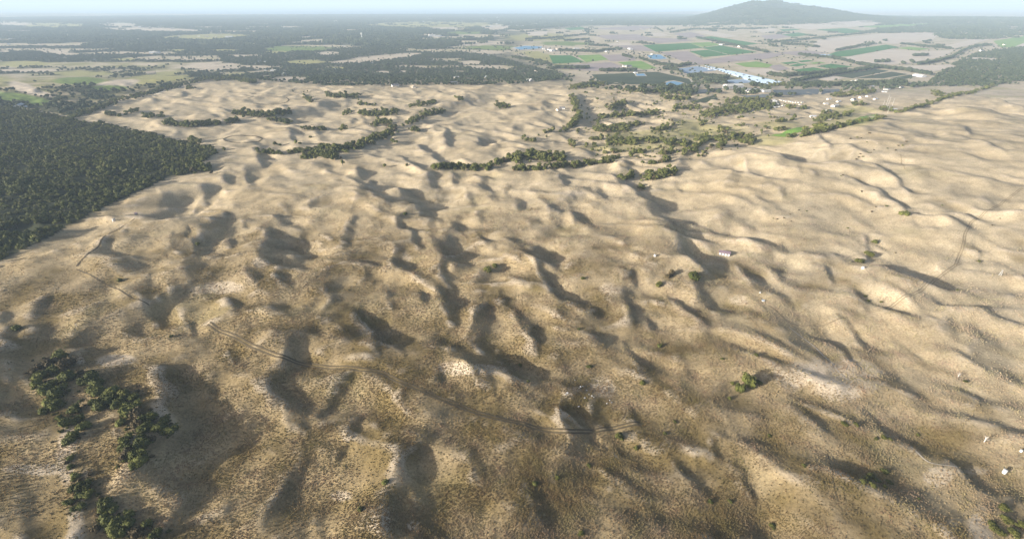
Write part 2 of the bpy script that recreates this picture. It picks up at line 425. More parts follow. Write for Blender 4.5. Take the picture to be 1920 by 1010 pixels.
# ------------------------------------------------------------------ materials
def nodes(name):
    m = bpy.data.materials.new(name); m.use_nodes = True
    nt = m.node_tree; b = nt.nodes['Principled BSDF']
    b.inputs['Roughness'].default_value = .85
    b.inputs['Specular IOR Level'].default_value = .15
    return m, nt, b

def mat_plain(name, col, var=.18, scale=.5, rough=.8, spec=.2, metal=0, bump=0):
    m, nt, b = nodes(name)
    b.inputs['Roughness'].default_value = rough; b.inputs['Specular IOR Level'].default_value = spec; b.inputs['Metallic'].default_value = metal
    tc = nt.nodes.new('ShaderNodeTexCoord'); no = nt.nodes.new('ShaderNodeTexNoise')
    no.inputs['Scale'].default_value = scale; no.inputs['Detail'].default_value = 5
    nt.links.new(tc.outputs['Object'], no.inputs['Vector'])
    mx = nt.nodes.new('ShaderNodeMix'); mx.data_type = 'RGBA'
    mx.inputs[6].default_value = (*[x * (1 - var) for x in col], 1); mx.inputs[7].default_value = (*[min(1, x * (1 + var)) for x in col], 1)
    nt.links.new(no.outputs['Fac'], mx.inputs[0]); nt.links.new(mx.outputs[2], b.inputs['Base Color'])
    if bump:
        bp = nt.nodes.new('ShaderNodeBump'); bp.inputs['Strength'].default_value = bump
        nt.links.new(no.outputs['Fac'], bp.inputs['Height']); nt.links.new(bp.outputs['Normal'], b.inputs['Normal'])
    return m

def mat_leaf(name, dark, light, grey=.0):
    m, nt, b = nodes(name)
    b.inputs['Roughness'].default_value = .75; b.inputs['Specular IOR Level'].default_value = .12
    oi = nt.nodes.new('ShaderNodeObjectInfo'); geo = nt.nodes.new('ShaderNodeNewGeometry')
    ad = nt.nodes.new('ShaderNodeMath'); ad.operation = 'MULTIPLY_ADD'; ad.inputs[1].default_value = .55
    m2 = nt.nodes.new('ShaderNodeMath'); m2.operation = 'MULTIPLY'; m2.inputs[1].default_value = .45
    nt.links.new(geo.outputs['Random Per Island'], m2.inputs[0])
    nt.links.new(oi.outputs['Random'], ad.inputs[0]); nt.links.new(m2.outputs[0], ad.inputs[2])
    cr = nt.nodes.new('ShaderNodeValToRGB')
    cr.color_ramp.elements[0].color = (*dark, 1); cr.color_ramp.elements[1].color = (*light, 1)
    nt.links.new(ad.outputs[0], cr.inputs[0]); nt.links.new(cr.outputs[0], b.inputs['Base Color'])
    return m

def mat_ground():
    m, nt, b = nodes('dune_ground')
    b.inputs['Roughness'].default_value = .95; b.inputs['Specular IOR Level'].default_value = .05
    at = nt.nodes.new('ShaderNodeAttribute'); at.attribute_name = 'cover'
    geo = nt.nodes.new('ShaderNodeNewGeometry')
    def noise(scale, det, rough=.6):
        n = nt.nodes.new('ShaderNodeTexNoise'); n.inputs['Scale'].default_value = scale; n.inputs['Detail'].default_value = det; n.inputs['Roughness'].default_value = rough
        nt.links.new(geo.outputs['Position'], n.inputs['Vector']); return n
    a = noise(.9, 6, .7); d = noise(.11, 5, .65); e = noise(.02, 4)
    def ramp(src, lo, hi, p0=.3, p1=.7):
        r = nt.nodes.new('ShaderNodeMapRange'); r.inputs[1].default_value = p0; r.inputs[2].default_value = p1; r.inputs[3].default_value = lo; r.inputs[4].default_value = hi
        nt.links.new(src.outputs['Fac'], r.inputs[0]); return r
    ra, rd, re = ramp(a, .66, 1.34), ramp(d, .82, 1.18), ramp(e, .9, 1.1)
    m1 = nt.nodes.new('ShaderNodeMath'); m1.operation = 'MULTIPLY'; nt.links.new(ra.outputs[0], m1.inputs[0]); nt.links.new(rd.outputs[0], m1.inputs[1])
    m2 = nt.nodes.new('ShaderNodeMath'); m2.operation = 'MULTIPLY'; nt.links.new(m1.outputs[0], m2.inputs[0]); nt.links.new(re.outputs[0], m2.inputs[1])
    vm = nt.nodes.new('ShaderNodeVectorMath'); vm.operation = 'SCALE'
    nt.links.new(at.outputs['Color'], vm.inputs[0]); nt.links.new(m2.outputs[0], vm.inputs['Scale']); nt.links.new(vm.outputs[0], b.inputs['Base Color'])
    bp = nt.nodes.new('ShaderNodeBump'); bp.inputs['Strength'].default_value = .5; bp.inputs['Distance'].default_value = .5
    nt.links.new(a.outputs['Fac'], bp.inputs['Height']); nt.links.new(bp.outputs['Normal'], b.inputs['Normal'])
    return m

def mat_grass():
    m, nt, b = nodes('tussock_blade')
    b.inputs['Roughness'].default_value = .9; b.inputs['Specular IOR Level'].default_value = .05
    at = nt.nodes.new('ShaderNodeAttribute'); at.attribute_type = 'INSTANCER'; at.attribute_name = 'tint'
    nt.links.new(at.outputs['Color'], b.inputs['Base Color'])
    return m

def mat_rows(name, c1, c2, scale, ang):
    m, nt, b = nodes(name)
    geo = nt.nodes.new('ShaderNodeNewGeometry'); mp = nt.nodes.new('ShaderNodeMapping'); mp.inputs['Rotation'].default_value = (0, 0, ang)
    nt.links.new(geo.outputs['Position'], mp.inputs['Vector'])
    wv = nt.nodes.new('ShaderNodeTexWave'); wv.inputs['Scale'].default_value = scale; wv.inputs['Distortion'].default_value = .6
    no = nt.nodes.new('ShaderNodeTexNoise'); no.inputs['Scale'].default_value = .012; no.inputs['Detail'].default_value = 6
    nt.links.new(mp.outputs[0], wv.inputs['Vector']); nt.links.new(geo.outputs['Position'], no.inputs['Vector'])
    av = nt.nodes.new('ShaderNodeMath'); av.operation = 'MULTIPLY_ADD'; av.inputs[1].default_value = .25
    sb = nt.nodes.new('ShaderNodeMapRange'); sb.inputs[1].default_value = .3; sb.inputs[2].default_value = .7; sb.inputs[4].default_value = .75
    nt.links.new(no.outputs['Fac'], sb.inputs[0]); nt.links.new(wv.outputs['Fac'], av.inputs[0]); nt.links.new(sb.outputs[0], av.inputs[2])
    mx = nt.nodes.new('ShaderNodeMix'); mx.data_type = 'RGBA'; mx.inputs[6].default_value = (*c1, 1); mx.inputs[7].default_value = (*c2, 1)
    nt.links.new(av.outputs[0], mx.inputs[0]); nt.links.new(mx.outputs[2], b.inputs['Base Color'])
    return m

M = dict(
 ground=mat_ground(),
 leaf=mat_leaf('tea_tree_leaf', (.036, .044, .011), (.150, .155, .040)),
 leaf_olive=mat_leaf('olive_tree_leaf', (.055, .058, .020), (.155, .148, .055)),
 leaf_green=mat_leaf('green_shrub_leaf', (.042, .048, .012), (.110, .108, .028)),
 leaf_far=mat_leaf('far_scrub_leaf', (.024, .036, .020), (.080, .092, .042)),
 leaf_brown=mat_leaf('dry_shrub_leaf', (.055, .042, .022), (.110, .085, .042)),
 grass=mat_grass(),
 bark=mat_plain('bark', (.13, .10, .075), .3, 3),
 dead=mat_plain('bleached_wood', (.55, .50, .44), .15, 3),
 rock=mat_plain('limestone', (.62, .59, .55), .2, 1.5, bump=.5),
 white=mat_plain('white_paint', (.58, .57, .54), .06, 1.5, .5, .4),
 cream=mat_plain('cream_wall', (.62, .56, .46), .08, 1),
 concrete=mat_plain('concrete', (.48, .46, .42), .12, 2),
 tin=mat_plain('tin_roof', (.42, .42, .43), .12, 2, .4, .5),
 redroof=mat_plain('maroon_roof', (.20, .145, .165), .2, 2, .5, .4),
 darkroof=mat_plain('slate_roof', (.13, .13, .14), .15, 2, .6, .3),
 tanroof=mat_plain('tan_roof', (.45, .36, .27), .12, 2, .6, .3),
 dark=mat_plain('dark_opening', (.03, .028, .025), .2, 2, .4, .4),
 metal=mat_plain('galvanised_steel', (.62, .62, .60), .1, 2, .4, .5, .4),
 plastic=mat_plain('white_crop_film', (.33, .41, .50), .1, .05, .5, .3),
 dirt=mat_plain('worn_dirt', (.105, .080, .045), .25, .6),
 faint=mat_plain('faint_rut', (.27, .21, .125), .25, .6),
 sandtrack=mat_plain('pale_dirt', (.50, .43, .33), .15, .2),
 green=mat_rows('crop_green', (.030, .12, .022), (.065, .19, .035), .12, .5),
 lgreen=mat_rows('crop_light_green', (.11, .23, .03), (.23, .33, .07), .12, .5),
 dgreen=mat_rows('orchard_rows', (.028, .045, .018), (.075, .085, .038), .06, .25),
 mauve=mat_rows('tilled_soil', (.27, .215, .20), (.36, .295, .275), .15, .5),
 tan=mat_rows('stubble', (.46, .385, .30), (.56, .475, .385), .05, .5),
 blue=mat_plain('dam_water', (.07, .24, .40), .15, .02, .35, .4),
 net=mat_plain('netted_beds', (.12, .135, .14), .15, .02),
)

# ------------------------------------------------------------------ object helpers
def put(o, label=None, cat=None, group=None, kind=None, parent=None):
    COL.objects.link(o)
    if parent is not None: o.parent = parent
    if label: o['label'] = label
    if cat: o['category'] = cat
    if group: o['group'] = group
    if kind: o['kind'] = kind
    return o

def new(name, me, **k):
    return put(bpy.data.objects.new(name, me), **k)

def empty(name, loc, rz=0, s=1, **k):
    o = bpy.data.objects.new(name, None); o.location = loc; o.rotation_euler = (0, 0, rz); o.scale = (s, s, s)
    o.empty_display_size = .5
    return put(o, **k)

class MB:
    def __init__(s): s.v, s.f, s.mi = [], [], []
    def add(s, vs, fs, mi=0):
        n = len(s.v); s.v += [tuple(p) for p in vs]; s.f += [tuple(i + n for i in f) for f in fs]; s.mi += [mi] * len(fs)
    def box(s, x0, x1, y0, y1, z0, z1, mi=0):
        s.add([(x0,y0,z0),(x1,y0,z0),(x1,y1,z0),(x0,y1,z0),(x0,y0,z1),(x1,y0,z1),(x1,y1,z1),(x0,y1,z1)],
              [(0,3,2,1),(4,5,6,7),(0,1,5,4),(1,2,6,5),(2,3,7,6),(3,0,4,7)], mi)
    def tube(s, pts, rads, n=6, mi=0):
        rings = []
        for i, p in enumerate(pts):
            p = Vector(p); a = Vector(pts[max(i - 1, 0)]); b = Vector(pts[min(i + 1, len(pts) - 1)])
            d = (b - a).normalized(); e = d.orthogonal().normalized(); f = d.cross(e)
            rings.append([p + (e * math.cos(2 * math.pi * k / n) + f * math.sin(2 * math.pi * k / n)) * rads[i] for k in range(n)])
        vs = [q for r in rings for q in r]; fs = []
        for i in range(len(pts) - 1):
            for k in range(n): fs.append((i * n + k, i * n + (k + 1) % n, (i + 1) * n + (k + 1) % n, (i + 1) * n + k))
        fs.append(tuple(range(n))[::-1]); fs.append(tuple((len(pts) - 1) * n + k for k in range(n)))
        s.add(vs, fs, mi)
    def lathe(s, prof, n=16, mi=0):
        vs = [(r * math.cos(2 * math.pi * k / n), r * math.sin(2 * math.pi * k / n), z) for r, z in prof for k in range(n)]
        fs = [(i * n + k, i * n + (k + 1) % n, (i + 1) * n + (k + 1) % n, (i + 1) * n + k) for i in range(len(prof) - 1) for k in range(n)]
        s.add(vs, fs, mi)
    def mesh(s, name, mats, smooth=False):
        me = bpy.data.meshes.new(name); me.from_pydata(s.v, [], s.f); me.update()
        for m in (mats if isinstance(mats, (list, tuple)) else [mats]): me.materials.append(m)
        me.polygons.foreach_set('material_index', s.mi)
        if smooth: me.polygons.foreach_set('use_smooth', [True] * len(s.f))
        return me

# ------------------------------------------------------------------ ground, sea
verts = np.stack([fx, fy, fz], 1)
ii, jj = np.meshgrid(np.arange(NR - 1), np.arange(NT), indexing='ij')
j2 = (jj + 1) % NT
quads = np.stack([ii * NT + jj, (ii + 1) * NT + jj, (ii + 1) * NT + j2, ii * NT + j2], -1).reshape(-1, 4)
capn = len(verts)
verts = np.concatenate([verts, [[0, 0, float(GZ[0].mean())]]])
c = np.concatenate([c, c[:1]])
capf = np.stack([np.full(NT, capn), np.arange(NT), (np.arange(NT) + 1) % NT, (np.arange(NT) + 1) % NT], 1)
me = mesh_np('ground', verts, quads[:, ::-1] * 1)
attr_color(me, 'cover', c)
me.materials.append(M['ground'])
new('ground', me, kind='structure', label='pale grassy dunes running down to a wide farmed and wooded plain')
capme = MB(); K = [verts[k] for k in range(0, NT, 4)]
capme.add([(p[0], p[1], p[2] - .05) for p in K], [tuple(range(len(K)))[::-1]])
new('ground_patch', capme.mesh('ground_patch', M['ground']), kind='structure', label='grass directly beneath the viewpoint')

m, nt, b = nodes('sea_water')
b.inputs['Base Color'].default_value = (.035, .15, .27, 1); b.inputs['Roughness'].default_value = .8; b.inputs['Specular IOR Level'].default_value = .12
no = nt.nodes.new('ShaderNodeTexNoise'); no.inputs['Scale'].default_value = .004; no.inputs['Detail'].default_value = 8
tcn = nt.nodes.new('ShaderNodeNewGeometry'); nt.links.new(tcn.outputs['Position'], no.inputs['Vector'])
bp = nt.nodes.new('ShaderNodeBump'); bp.inputs['Strength'].default_value = .2; nt.links.new(no.outputs['Fac'], bp.inputs['Height']); nt.links.new(bp.outputs['Normal'], b.inputs['Normal'])
sea = MB(); S_ = 148000.0
sea.add([(-S_, -S_, -47), (S_, -S_, -47), (S_, S_, -47), (-S_, S_, -47)], [(0, 1, 2, 3)])
new('sea', sea.mesh('sea', m), kind='structure', label='flat blue bay water beyond the wooded shore')

# ------------------------------------------------------------------ farmland: fields, dams, film tunnels
def drape(name, poly, mat, lift, label, n=6, kind='structure'):
    P = on([p[0] for p in poly], [p[1] for p in poly]); cen = P.mean(0)
    vs, fs = [], []
    for k in range(len(P)):
        a, b = P[k], P[(k + 1) % len(P)]; o = len(vs)
        ids = {}
        for i in range(n + 1):
            for j in range(n + 1 - i):
                q = cen + (a - cen) * i / n + (b - cen) * j / n
                ids[i, j] = o + len(ids); vs.append([q[0], q[1], 0])
        for i in range(n):
            for j in range(n - i):
                fs.append((ids[i, j], ids[i + 1, j], ids[i, j + 1]))
                if j < n - i - 1: fs.append((ids[i + 1, j], ids[i + 1, j + 1], ids[i, j + 1]))
    vs = np.array(vs); vs[:, 2] = ground(vs[:, 0], vs[:, 1]) + lift
    me = mesh_np(name, vs, np.array(fs)[:, ::-1]); me.materials.append(mat)
    return new(name, me, kind=kind, label=label)

ZA, ZB = Z1(960, 0), Z1(1440, 0)
FIELDS = [
 ('green',ZA([(270,405),(430,405),(530,455),(300,465)])),('lgreen',ZA([(470,405),(640,400),(700,435),(540,455)])),('mauve',ZA([(650,402),(830,398),(905,440),(720,450)])),
 ('mauve',ZA([(300,480),(720,455),(830,495),(690,525),(290,500)])),('lgreen',ZA([(770,455),(940,445),(1060,500),(960,510),(830,480)])),
 ('dgreen',ZA([(580,545),(1060,525),(1300,580),(1330,620),(700,615),(640,590)])),('mauve',ZA([(760,335),(940,330),(1040,375),(880,370)])),
 ('green',ZA([(950,330),(1290,315),(1390,350),(1050,380)])),('lgreen',ZA([(1290,315),(1440,308),(1520,328),(1390,345)])),('green',ZA([(1380,350),(1520,332),(1790,382),(1590,402)])),
 ('green',ZA([(1330,280),(1450,265),(1800,320),(1680,335)])),('mauve',ZA([(1080,385),(1280,374),(1400,440),(1240,450)])),('green',ZA([(1290,375),(1430,364),(1580,402),(1400,418)])),
 ('mauve',ZA([(1260,457),(1600,410),(1865,388),(1990,396),(1865,430),(1400,470)])),('mauve',ZA([(1170,250),(1300,235),(1420,265),(1290,278)])),
 ('tan',ZA([(1310,235),(1420,228),(1650,265),(1560,275)])),('mauve',ZA([(600,260),(900,250),(1000,275),(1250,285),(1000,300),(700,290)])),
 ('tan',ZA([(930,248),(1080,241),(1160,263),(1010,268)])),('mauve',ZA([(570,212),(900,190),(1050,200),(900,225)])),('green',ZA([(380,208),(500,197),(560,215),(420,222)])),
 ('tan',ZA([(110,235),(260,230),(250,262),(120,262)])),('tan',ZA([(690,318),(850,312),(880,330),(720,335)])),('lgreen',ZA([(1620,465),(1780,450),(1900,475),(1865,495),(1700,490)])),
 ('tan',ZA([(1700,507),(1865,500),(1980,530),(1865,560),(1740,527)])),('net',ZA([(1280,670),(1530,642),(1500,665),(1380,685)])),
 ('dgreen',ZA([(1290,740),(1480,692),(1500,728),(1330,750)])),('net',ZA([(1640,692),(1865,690),(1865,738),(1760,730)])),('mauve',ZA([(1000,295),(1260,288),(1330,298),(1060,318)])),
 ('tan',ZB([(60,190),(700,150),(860,175),(560,200),(320,215)])),('green',ZB([(80,217),(200,211),(240,220),(110,230)])),('green',ZB([(350,217),(560,207),(750,232),(560,246)])),
 ('lgreen',ZB([(630,195),(1180,170),(1200,180),(820,205)])),('green',ZB([(100,255),(220,238),(330,255),(180,270)])),('mauve',ZB([(-60,262),(90,250),(165,270),(0,292)])),
 ('tan',ZB([(380,285),(900,242),(1260,240),(1200,290),(980,322),(760,310),(450,385),(270,366)])),('mauve',ZB([(60,385),(270,369),(430,387),(230,410)])),
 ('green',ZB([(430,402),(500,378),(860,327),(960,345),(600,410),(500,417)])),('tan',ZB([(520,427),(880,362),(1130,377),(1360,367),(1280,410),(1000,470),(800,470),(650,463)])),
 ('lgreen',ZB([(930,353),(1030,342),(1180,358),(1090,370)])),('green',ZB([(90,460),(180,450),(230,460),(130,470)])),('green',ZB([(210,447),(290,438),(335,447),(245,456)])),
 ('green',ZB([(150,480),(220,464),(300,469),(210,487)])),('lgreen',ZB([(300,460),(380,451),(420,460),(330,469)])),('green',ZB([(170,512),(330,492),(430,512),(270,533)])),
 ('green',ZB([(350,485),(460,466),(620,487),(470,504)])),('mauve',ZB([(0,482),(90,472),(160,505),(60,518)])),('tan',ZB([(370,577),(470,557),(560,572),(450,592)])),
 ('dgreen',ZB([(480,553),(780,505),(880,518),(610,573)])),('dgreen',ZB([(640,572),(900,524),(1020,543),(840,572)])),('dgreen',ZB([(890,572),(1030,547),(1120,552),(1000,577)])),
 ('dgreen',ZB([(160,612),(360,582),(450,600),(440,627)])),('net',ZB([(30,657),(380,652),(365,690),(60,690)])),('net',ZB([(400,652),(530,652),(515,670),(385,690)])),
 ('tan',ZB([(1415,428),(1500,420),(1780,437),(1620,441)])),('tan',ZB([(980,482),(1330,472),(1380,490),(1200,525),(1090,520)])),('tan',ZB([(1260,342),(1480,292),(1620,287),(1380,352)])),
 ('lgreen',ZB([(1640,300),(1865,265),(1990,290),(1865,340),(1700,350)])),('tan',ZB([(1800,340),(1900,300),(2050,320),(1950,355)])),
 ('lgreen',ZB([(1190,860),(1330,800),(900,830),(700,870)][:0] or [(500,920),(700,850),(800,830),(760,880),(600,915)])),
 ('lgreen',ZB([(20,990),(140,950),(300,920),(240,960),(120,1000)])),('tan',ZB([(-100,215),(40,205),(70,225),(-40,240)])),
]
FN = dict(green='deep green crop field on the farmed plain', lgreen='light green crop field on the farmed plain', dgreen='dark green field of close planted rows',
          mauve='bare tilled mauve brown field on the plain', tan='pale stubble field on the plain', net='grey netted growing beds below the dunes')
for k, poly in FIELDS:
    drape('crop_field', poly, M[k], .35 + random.random() * .35, FN[k])
for poly, lab in ((ZA([(985,408),(1030,402),(1080,402),(1128,430),(1060,434),(1010,432)]), 'small blue farm dam beside the mauve field'),
                  (ZA([(1115,612),(1140,600),(1180,596),(1240,608),(1275,632),(1200,638),(1130,628)]), 'oval blue farm dam with pale bank below the dunes'),
                  (ZA([(900,543),(960,541),(975,556),(910,557)]), 'small blue farm dam beside dark planted rows'),
                  (ZA([(10,352),(90,338),(220,342),(210,356),(60,366)]), 'pale blue pond beside the packing yard')):
    cx_, cy_ = np.mean(poly, 0)
    drape('pond_bank', [(cx_ + (a - cx_) * 1.25, cy_ + (b - cy_) * 1.35) for a, b in poly], M['sandtrack'], 1.1, 'pale bare bank round a farm dam')
    drape('pond_water', poly, M['blue'], 1.5, lab)

def tunnels(poly, n, lab, grp, hgt=3.2):
    A, B, C_, D = [Vector(p) for p in on([p[0] for p in poly], [p[1] for p in poly])]
    for k in range(n):
        e0, e1 = A.lerp(D, k / n), A.lerp(D, (k + .93) / n); f0, f1 = B.lerp(C_, k / n), B.lerp(C_, (k + .93) / n)
        root = Vector(((e0 + e1 + f0 + f1) / 4)); root.z = float(ground(root.x, root.y))
        mb = MB(); NS, NA = 10, 7; vs = []
        for i in range(NS + 1):
            a, b = e0.lerp(f0, i / NS), e1.lerp(f1, i / NS)
            for j in range(NA):
                p = a.lerp(b, j / (NA - 1)); z = float(ground(p.x, p.y)) + .1 + hgt * math.sin(math.pi * j / (NA - 1)) ** .7
                vs.append((p.x - root.x, p.y - root.y, z - root.z))
        fs = [(i * NA + j, i * NA + j + 1, (i + 1) * NA + j + 1, (i + 1) * NA + j) for i in range(NS) for j in range(NA - 1)]
        fs += [tuple(range(NA)), tuple(NS * NA + j for j in range(NA))[::-1]]
        mb.add(vs, fs)
        o = new('film_tunnel', mb.mesh('film_tunnel', M['plastic'], True), label=lab, cat='crop tunnel', group=grp); o.location = root
tunnels(ZA([(1415,478),(2000,596),(1945,620),(1600,548)]) if False else [(1322,124),(1466,155),(1444,160),(1372,141)], 9, 'long white film tunnel in the wide block beside dark trees', 'long white crop tunnels')
tunnels(ZA([(1200,507),(1350,487),(1490,515),(1270,538)]), 6, 'white film tunnel in the short block below mauve fields', 'short white crop tunnels')
tunnels(ZA([(1520,592),(1690,582),(1750,603),(1620,612)]), 4, 'white film tunnel among trees near the farm sheds', 'crop tunnels among trees')
tunnels(ZB([(310,402),(400,399),(490,410),(400,415)]), 3, 'pale film tunnel beside a belt of trees on stubble', 'crop tunnels by the tree belt')

# ------------------------------------------------------------------ tracks
ZC = Z1(0, 490); ZD = Z1(480, 490); ZE = Z1(480, 750); ZF = Z1(960, 750); ZG = Z1(0, 240); ZH = Z1(1440, 490); ZI = Z1(1440, 240); ZJ = Z1(1440, 750)
def ribbon(mb, P, w, off, lift):
    P = np.asarray(P); d = np.gradient(P[:, :2], axis=0); d /= np.linalg.norm(d, axis=1)[:, None] + 1e-9
    nrm = np.stack([-d[:, 1], d[:, 0]], 1)
    vs = []
    for s in (-1, 0, 1):
        q = P[:, :2] + nrm * (off + s * w / 2)
        vs.append(np.stack([q[:, 0], q[:, 1], ground(q[:, 0], q[:, 1]) + lift], 1))
    n = len(P); V_ = np.stack(vs, 1).reshape(-1, 3)
    mb.add(V_, [(i * 3 + k, (i + 1) * 3 + k, (i + 1) * 3 + k + 1, i * 3 + k + 1) for i in range(n - 1) for k in (0, 1)])
TRACKS = []
def track(px, w, gap, label, mat='dirt', step=1.2, lift=.2, name='dirt_track'):
    P = on([p[0] for p in px], [p[1] for p in px])[:, :2]
    L = np.concatenate([[0], np.cumsum(np.linalg.norm(np.diff(P, axis=0), axis=1))])
    n = max(8, int(L[-1] / step)); t = np.linspace(0, L[-1], n)
    Q = np.stack([np.interp(t, L, P[:, 0]), np.interp(t, L, P[:, 1])], 1)
    for _ in range(int(12 / step)):
        Q[1:-1] = (Q[:-2] + 2 * Q[1:-1] + Q[2:]) / 4
    Q += .5 * np.stack([perlin(t / 14, t * 0 + 3.3, 1), perlin(t / 14, t * 0 + 7.7, 2)], 1)
    TRACKS.append((Q, w + gap))
    mb = MB()
    for off in ((-gap / 2, gap / 2) if gap else (0,)): ribbon(mb, Q, w, off, lift)
    new(name, mb.mesh(name, M[mat], True), kind='structure', label=label)
track(ZC([(1520,450),(1690,540),(1860,622)]) + ZD([(60,650),(170,690),(380,750),(570,775),(750,785),(920,810),(1050,880),(1340,1000)]) + ZE([(1420,20),(1600,90),(1865,155)]) + ZF([(200,210),(400,230),(640,215),(850,180),(930,172)]), 1.0, 1.9, 'twin rut track curving across the grassy dunes')
track(ZG([(980,660),(860,740),(790,770),(730,850),(640,920),(580,975),(562,1008)]), 1.3, 0, 'dark straight track climbing to a bare sandy knoll')
track(ZC([(555,60),(620,80),(700,130),(830,190),(960,270),(1090,320)]), .7, 0, 'thin stock path winding between low dunes')
track(ZH([(0,320),(60,360),(150,450),(220,470),(380,470),(440,450),(520,415),(580,410)]), 1.0, 0, 'brown track bending round a low dune hollow', 'faint')
track(ZH([(680,370),(850,345),(960,280),(1120,215),(1200,150),(1290,80),(1400,10)]), .45, 1.5, 'faint twin rut track over the eastern dune flat', 'faint')
track(ZI([(1360,1000),(1410,900),(1440,760),(1480,690),(1600,600),(1850,440)]), .45, 1.5, 'faint track running up the pale eastern slope', 'faint')
track(ZJ([(430,360),(455,470),(470,600),(510,740)]), .35, 0, 'narrow stock path down a grassy slope')
track(ZJ([(1040,340),(1100,400),(1180,465),(1380,490)]), .6, 0, 'pale stock path beside a bare mound', 'sandtrack')
track(ZH([(150,480),(260,560),(420,700),(500,790),(580,860)]), .8, 0, 'pale fence line path across the mauve grass', 'sandtrack')
track([(456 + 36 * math.cos(a), 261 + 7 * math.sin(a)) for a in np.linspace(0, 6.25, 40)], 2.6, 0, 'oval dirt circuit on the pale far dune flat', step=3, lift=.25)
track([(500 + 42 * math.cos(a), 188 + 8 * math.sin(a)) for a in np.linspace(-2.6, 2.2, 30)], 2.6, 0, 'curved track looping over the far dunes', step=3, lift=.25)
track([(136,222),(146,214),(230,188),(330,163),(420,141)], 7, 0, 'straight pale road edging the far dunes', 'sandtrack', step=5, lift=.3, name='road')
track(ZE([(1340,0)]) and ZI([(960,190),(975,260),(990,300),(1150,350),(1350,385),(1500,405)]), .6, 0, 'faint path over the high eastern dunes', 'faint')
for px, lab in ((ZB([(375,688),(400,650)]), 'pale lane between netted beds'), (ZB([(160,610),(300,585),(470,553),(800,500)]), 'pale farm lane beside a dark planted field'),
                (ZA([(700,455),(545,458),(300,470)]), 'pale lane edging the first green field'), (ZA([(1060,380),(1290,470),(1400,474)]) , 'farm road along the mauve field'),
                (ZA([(1430,364),(1600,405),(1865,385)]), 'farm road between green and mauve fields'), (ZB([(0,440),(230,412),(650,470),(800,490)]), 'farm road beside the film tunnels'),
                (ZA([(830,500),(1100,500),(1300,580),(1340,630)]), 'farm road past the oval dam'), (ZB([(440,880),(545,830)]), 'short pale lane through dark scrub')):
    track(px, 6, 0, lab, 'sandtrack', step=8, lift=.9, name='farm_lane')

# ------------------------------------------------------------------ plants: prototypes
def crown_np(seed, nl, nq, leaf, flat=.62, spread=.62, lift=.75):
    rg = np.random.default_rng(seed)
    lc = rg.normal(0, 1, (nl, 3)); lc /= np.linalg.norm(lc, axis=1)[:, None]
    lc *= (rg.random((nl, 1)) ** .5) * spread; lc[:, 2] = np.abs(lc[:, 2]) * flat + lift * flat * .55
    lr = .30 + .26 * rg.random(nl)
    vs, fs = [], []
    k = rg.integers(0, nl, nq)
    d = rg.normal(0, 1, (nq, 3)); d[:, 2] += .35; d /= np.linalg.norm(d, axis=1)[:, None]
    p = lc[k] + d * (lr[k] * (.78 + .38 * rg.random(nq)))[:, None] * np.array([1, 1, .85])
    n = d + rg.normal(0, .55, (nq, 3)); n /= np.linalg.norm(n, axis=1)[:, None]
    t = np.cross(n, rg.normal(0, 1, (nq, 3))); t /= np.linalg.norm(t, axis=1)[:, None]
    b = np.cross(n, t)
    s = (leaf * (.6 + .8 * rg.random(nq)))[:, None]
    q = np.stack([p + t * s, p + b * s * .75, p - t * s, p - b * s * .75], 1).reshape(-1, 3)
    V_ = [q]; F_ = [np.arange(nq * 4).reshape(-1, 4)]
    o = nq * 4
    for i in range(nl):                                              # twiggy heart of each lobe
        us, ws = 7, 4; g = []
        for a in range(ws + 1):
            for c_ in range(us):
                th_ = math.pi * a / ws; ph = 2 * math.pi * c_ / us
                r_ = lr[i] * .8 * (1 + .2 * rg.normal())
                g.append(lc[i] + r_ * np.array([math.sin(th_) * math.cos(ph), math.sin(th_) * math.sin(ph), .85 * math.cos(th_)]))
        V_.append(np.array(g))
        F_.append(np.array([[o + a * us + c_, o + (a + 1) * us + c_, o + (a + 1) * us + (c_ + 1) % us, o + a * us + (c_ + 1) % us] for a in range(ws) for c_ in range(us)]))
        o += len(g)
    return np.concatenate(V_), np.concatenate(F_)

def trunk_mb(seed, h=.55, r=.05, n=4):
    rg = random.Random(seed); mb = MB()
    mb.tube([(0, 0, -.18), (.02, .01, h * .3), (.05, -.03, h * .7)], [r * 1.5, r, r * .7], 6)
    for k in range(n):
        a = 2 * math.pi * k / n + rg.random(); d = .3 + .25 * rg.random()
        mb.tube([(.03, -.01, h * .35), (d * .5 * math.cos(a), d * .5 * math.sin(a), h * .75), (d * math.cos(a), d * math.sin(a), h * 1.1)], [r * .7, r * .5, r * .25], 5)
    return mb

def crown_mesh(name, seed, mat, nl=8, nq=420, leaf=.10, **k):
    v_, f_ = crown_np(seed, nl, nq, leaf, **k)
    me = mesh_np(name, v_, f_, False); me.materials.append(mat); return me

SHRUB = [crown_mesh('shrub_crown', 100 + i, M['leaf'], 9, 620, .075) for i in range(5)]
GSHRUB = [crown_mesh('green_shrub_crown', 120 + i, M['leaf_green'], 8, 520, .08) for i in range(3)]
BSHRUB = [crown_mesh('dry_shrub_crown', 130 + i, M['leaf_brown'], 8, 360, .075) for i in range(3)]
TRUNK = [trunk_mb(200 + i).mesh('shrub_trunk', M['bark'], True) for i in range(3)]

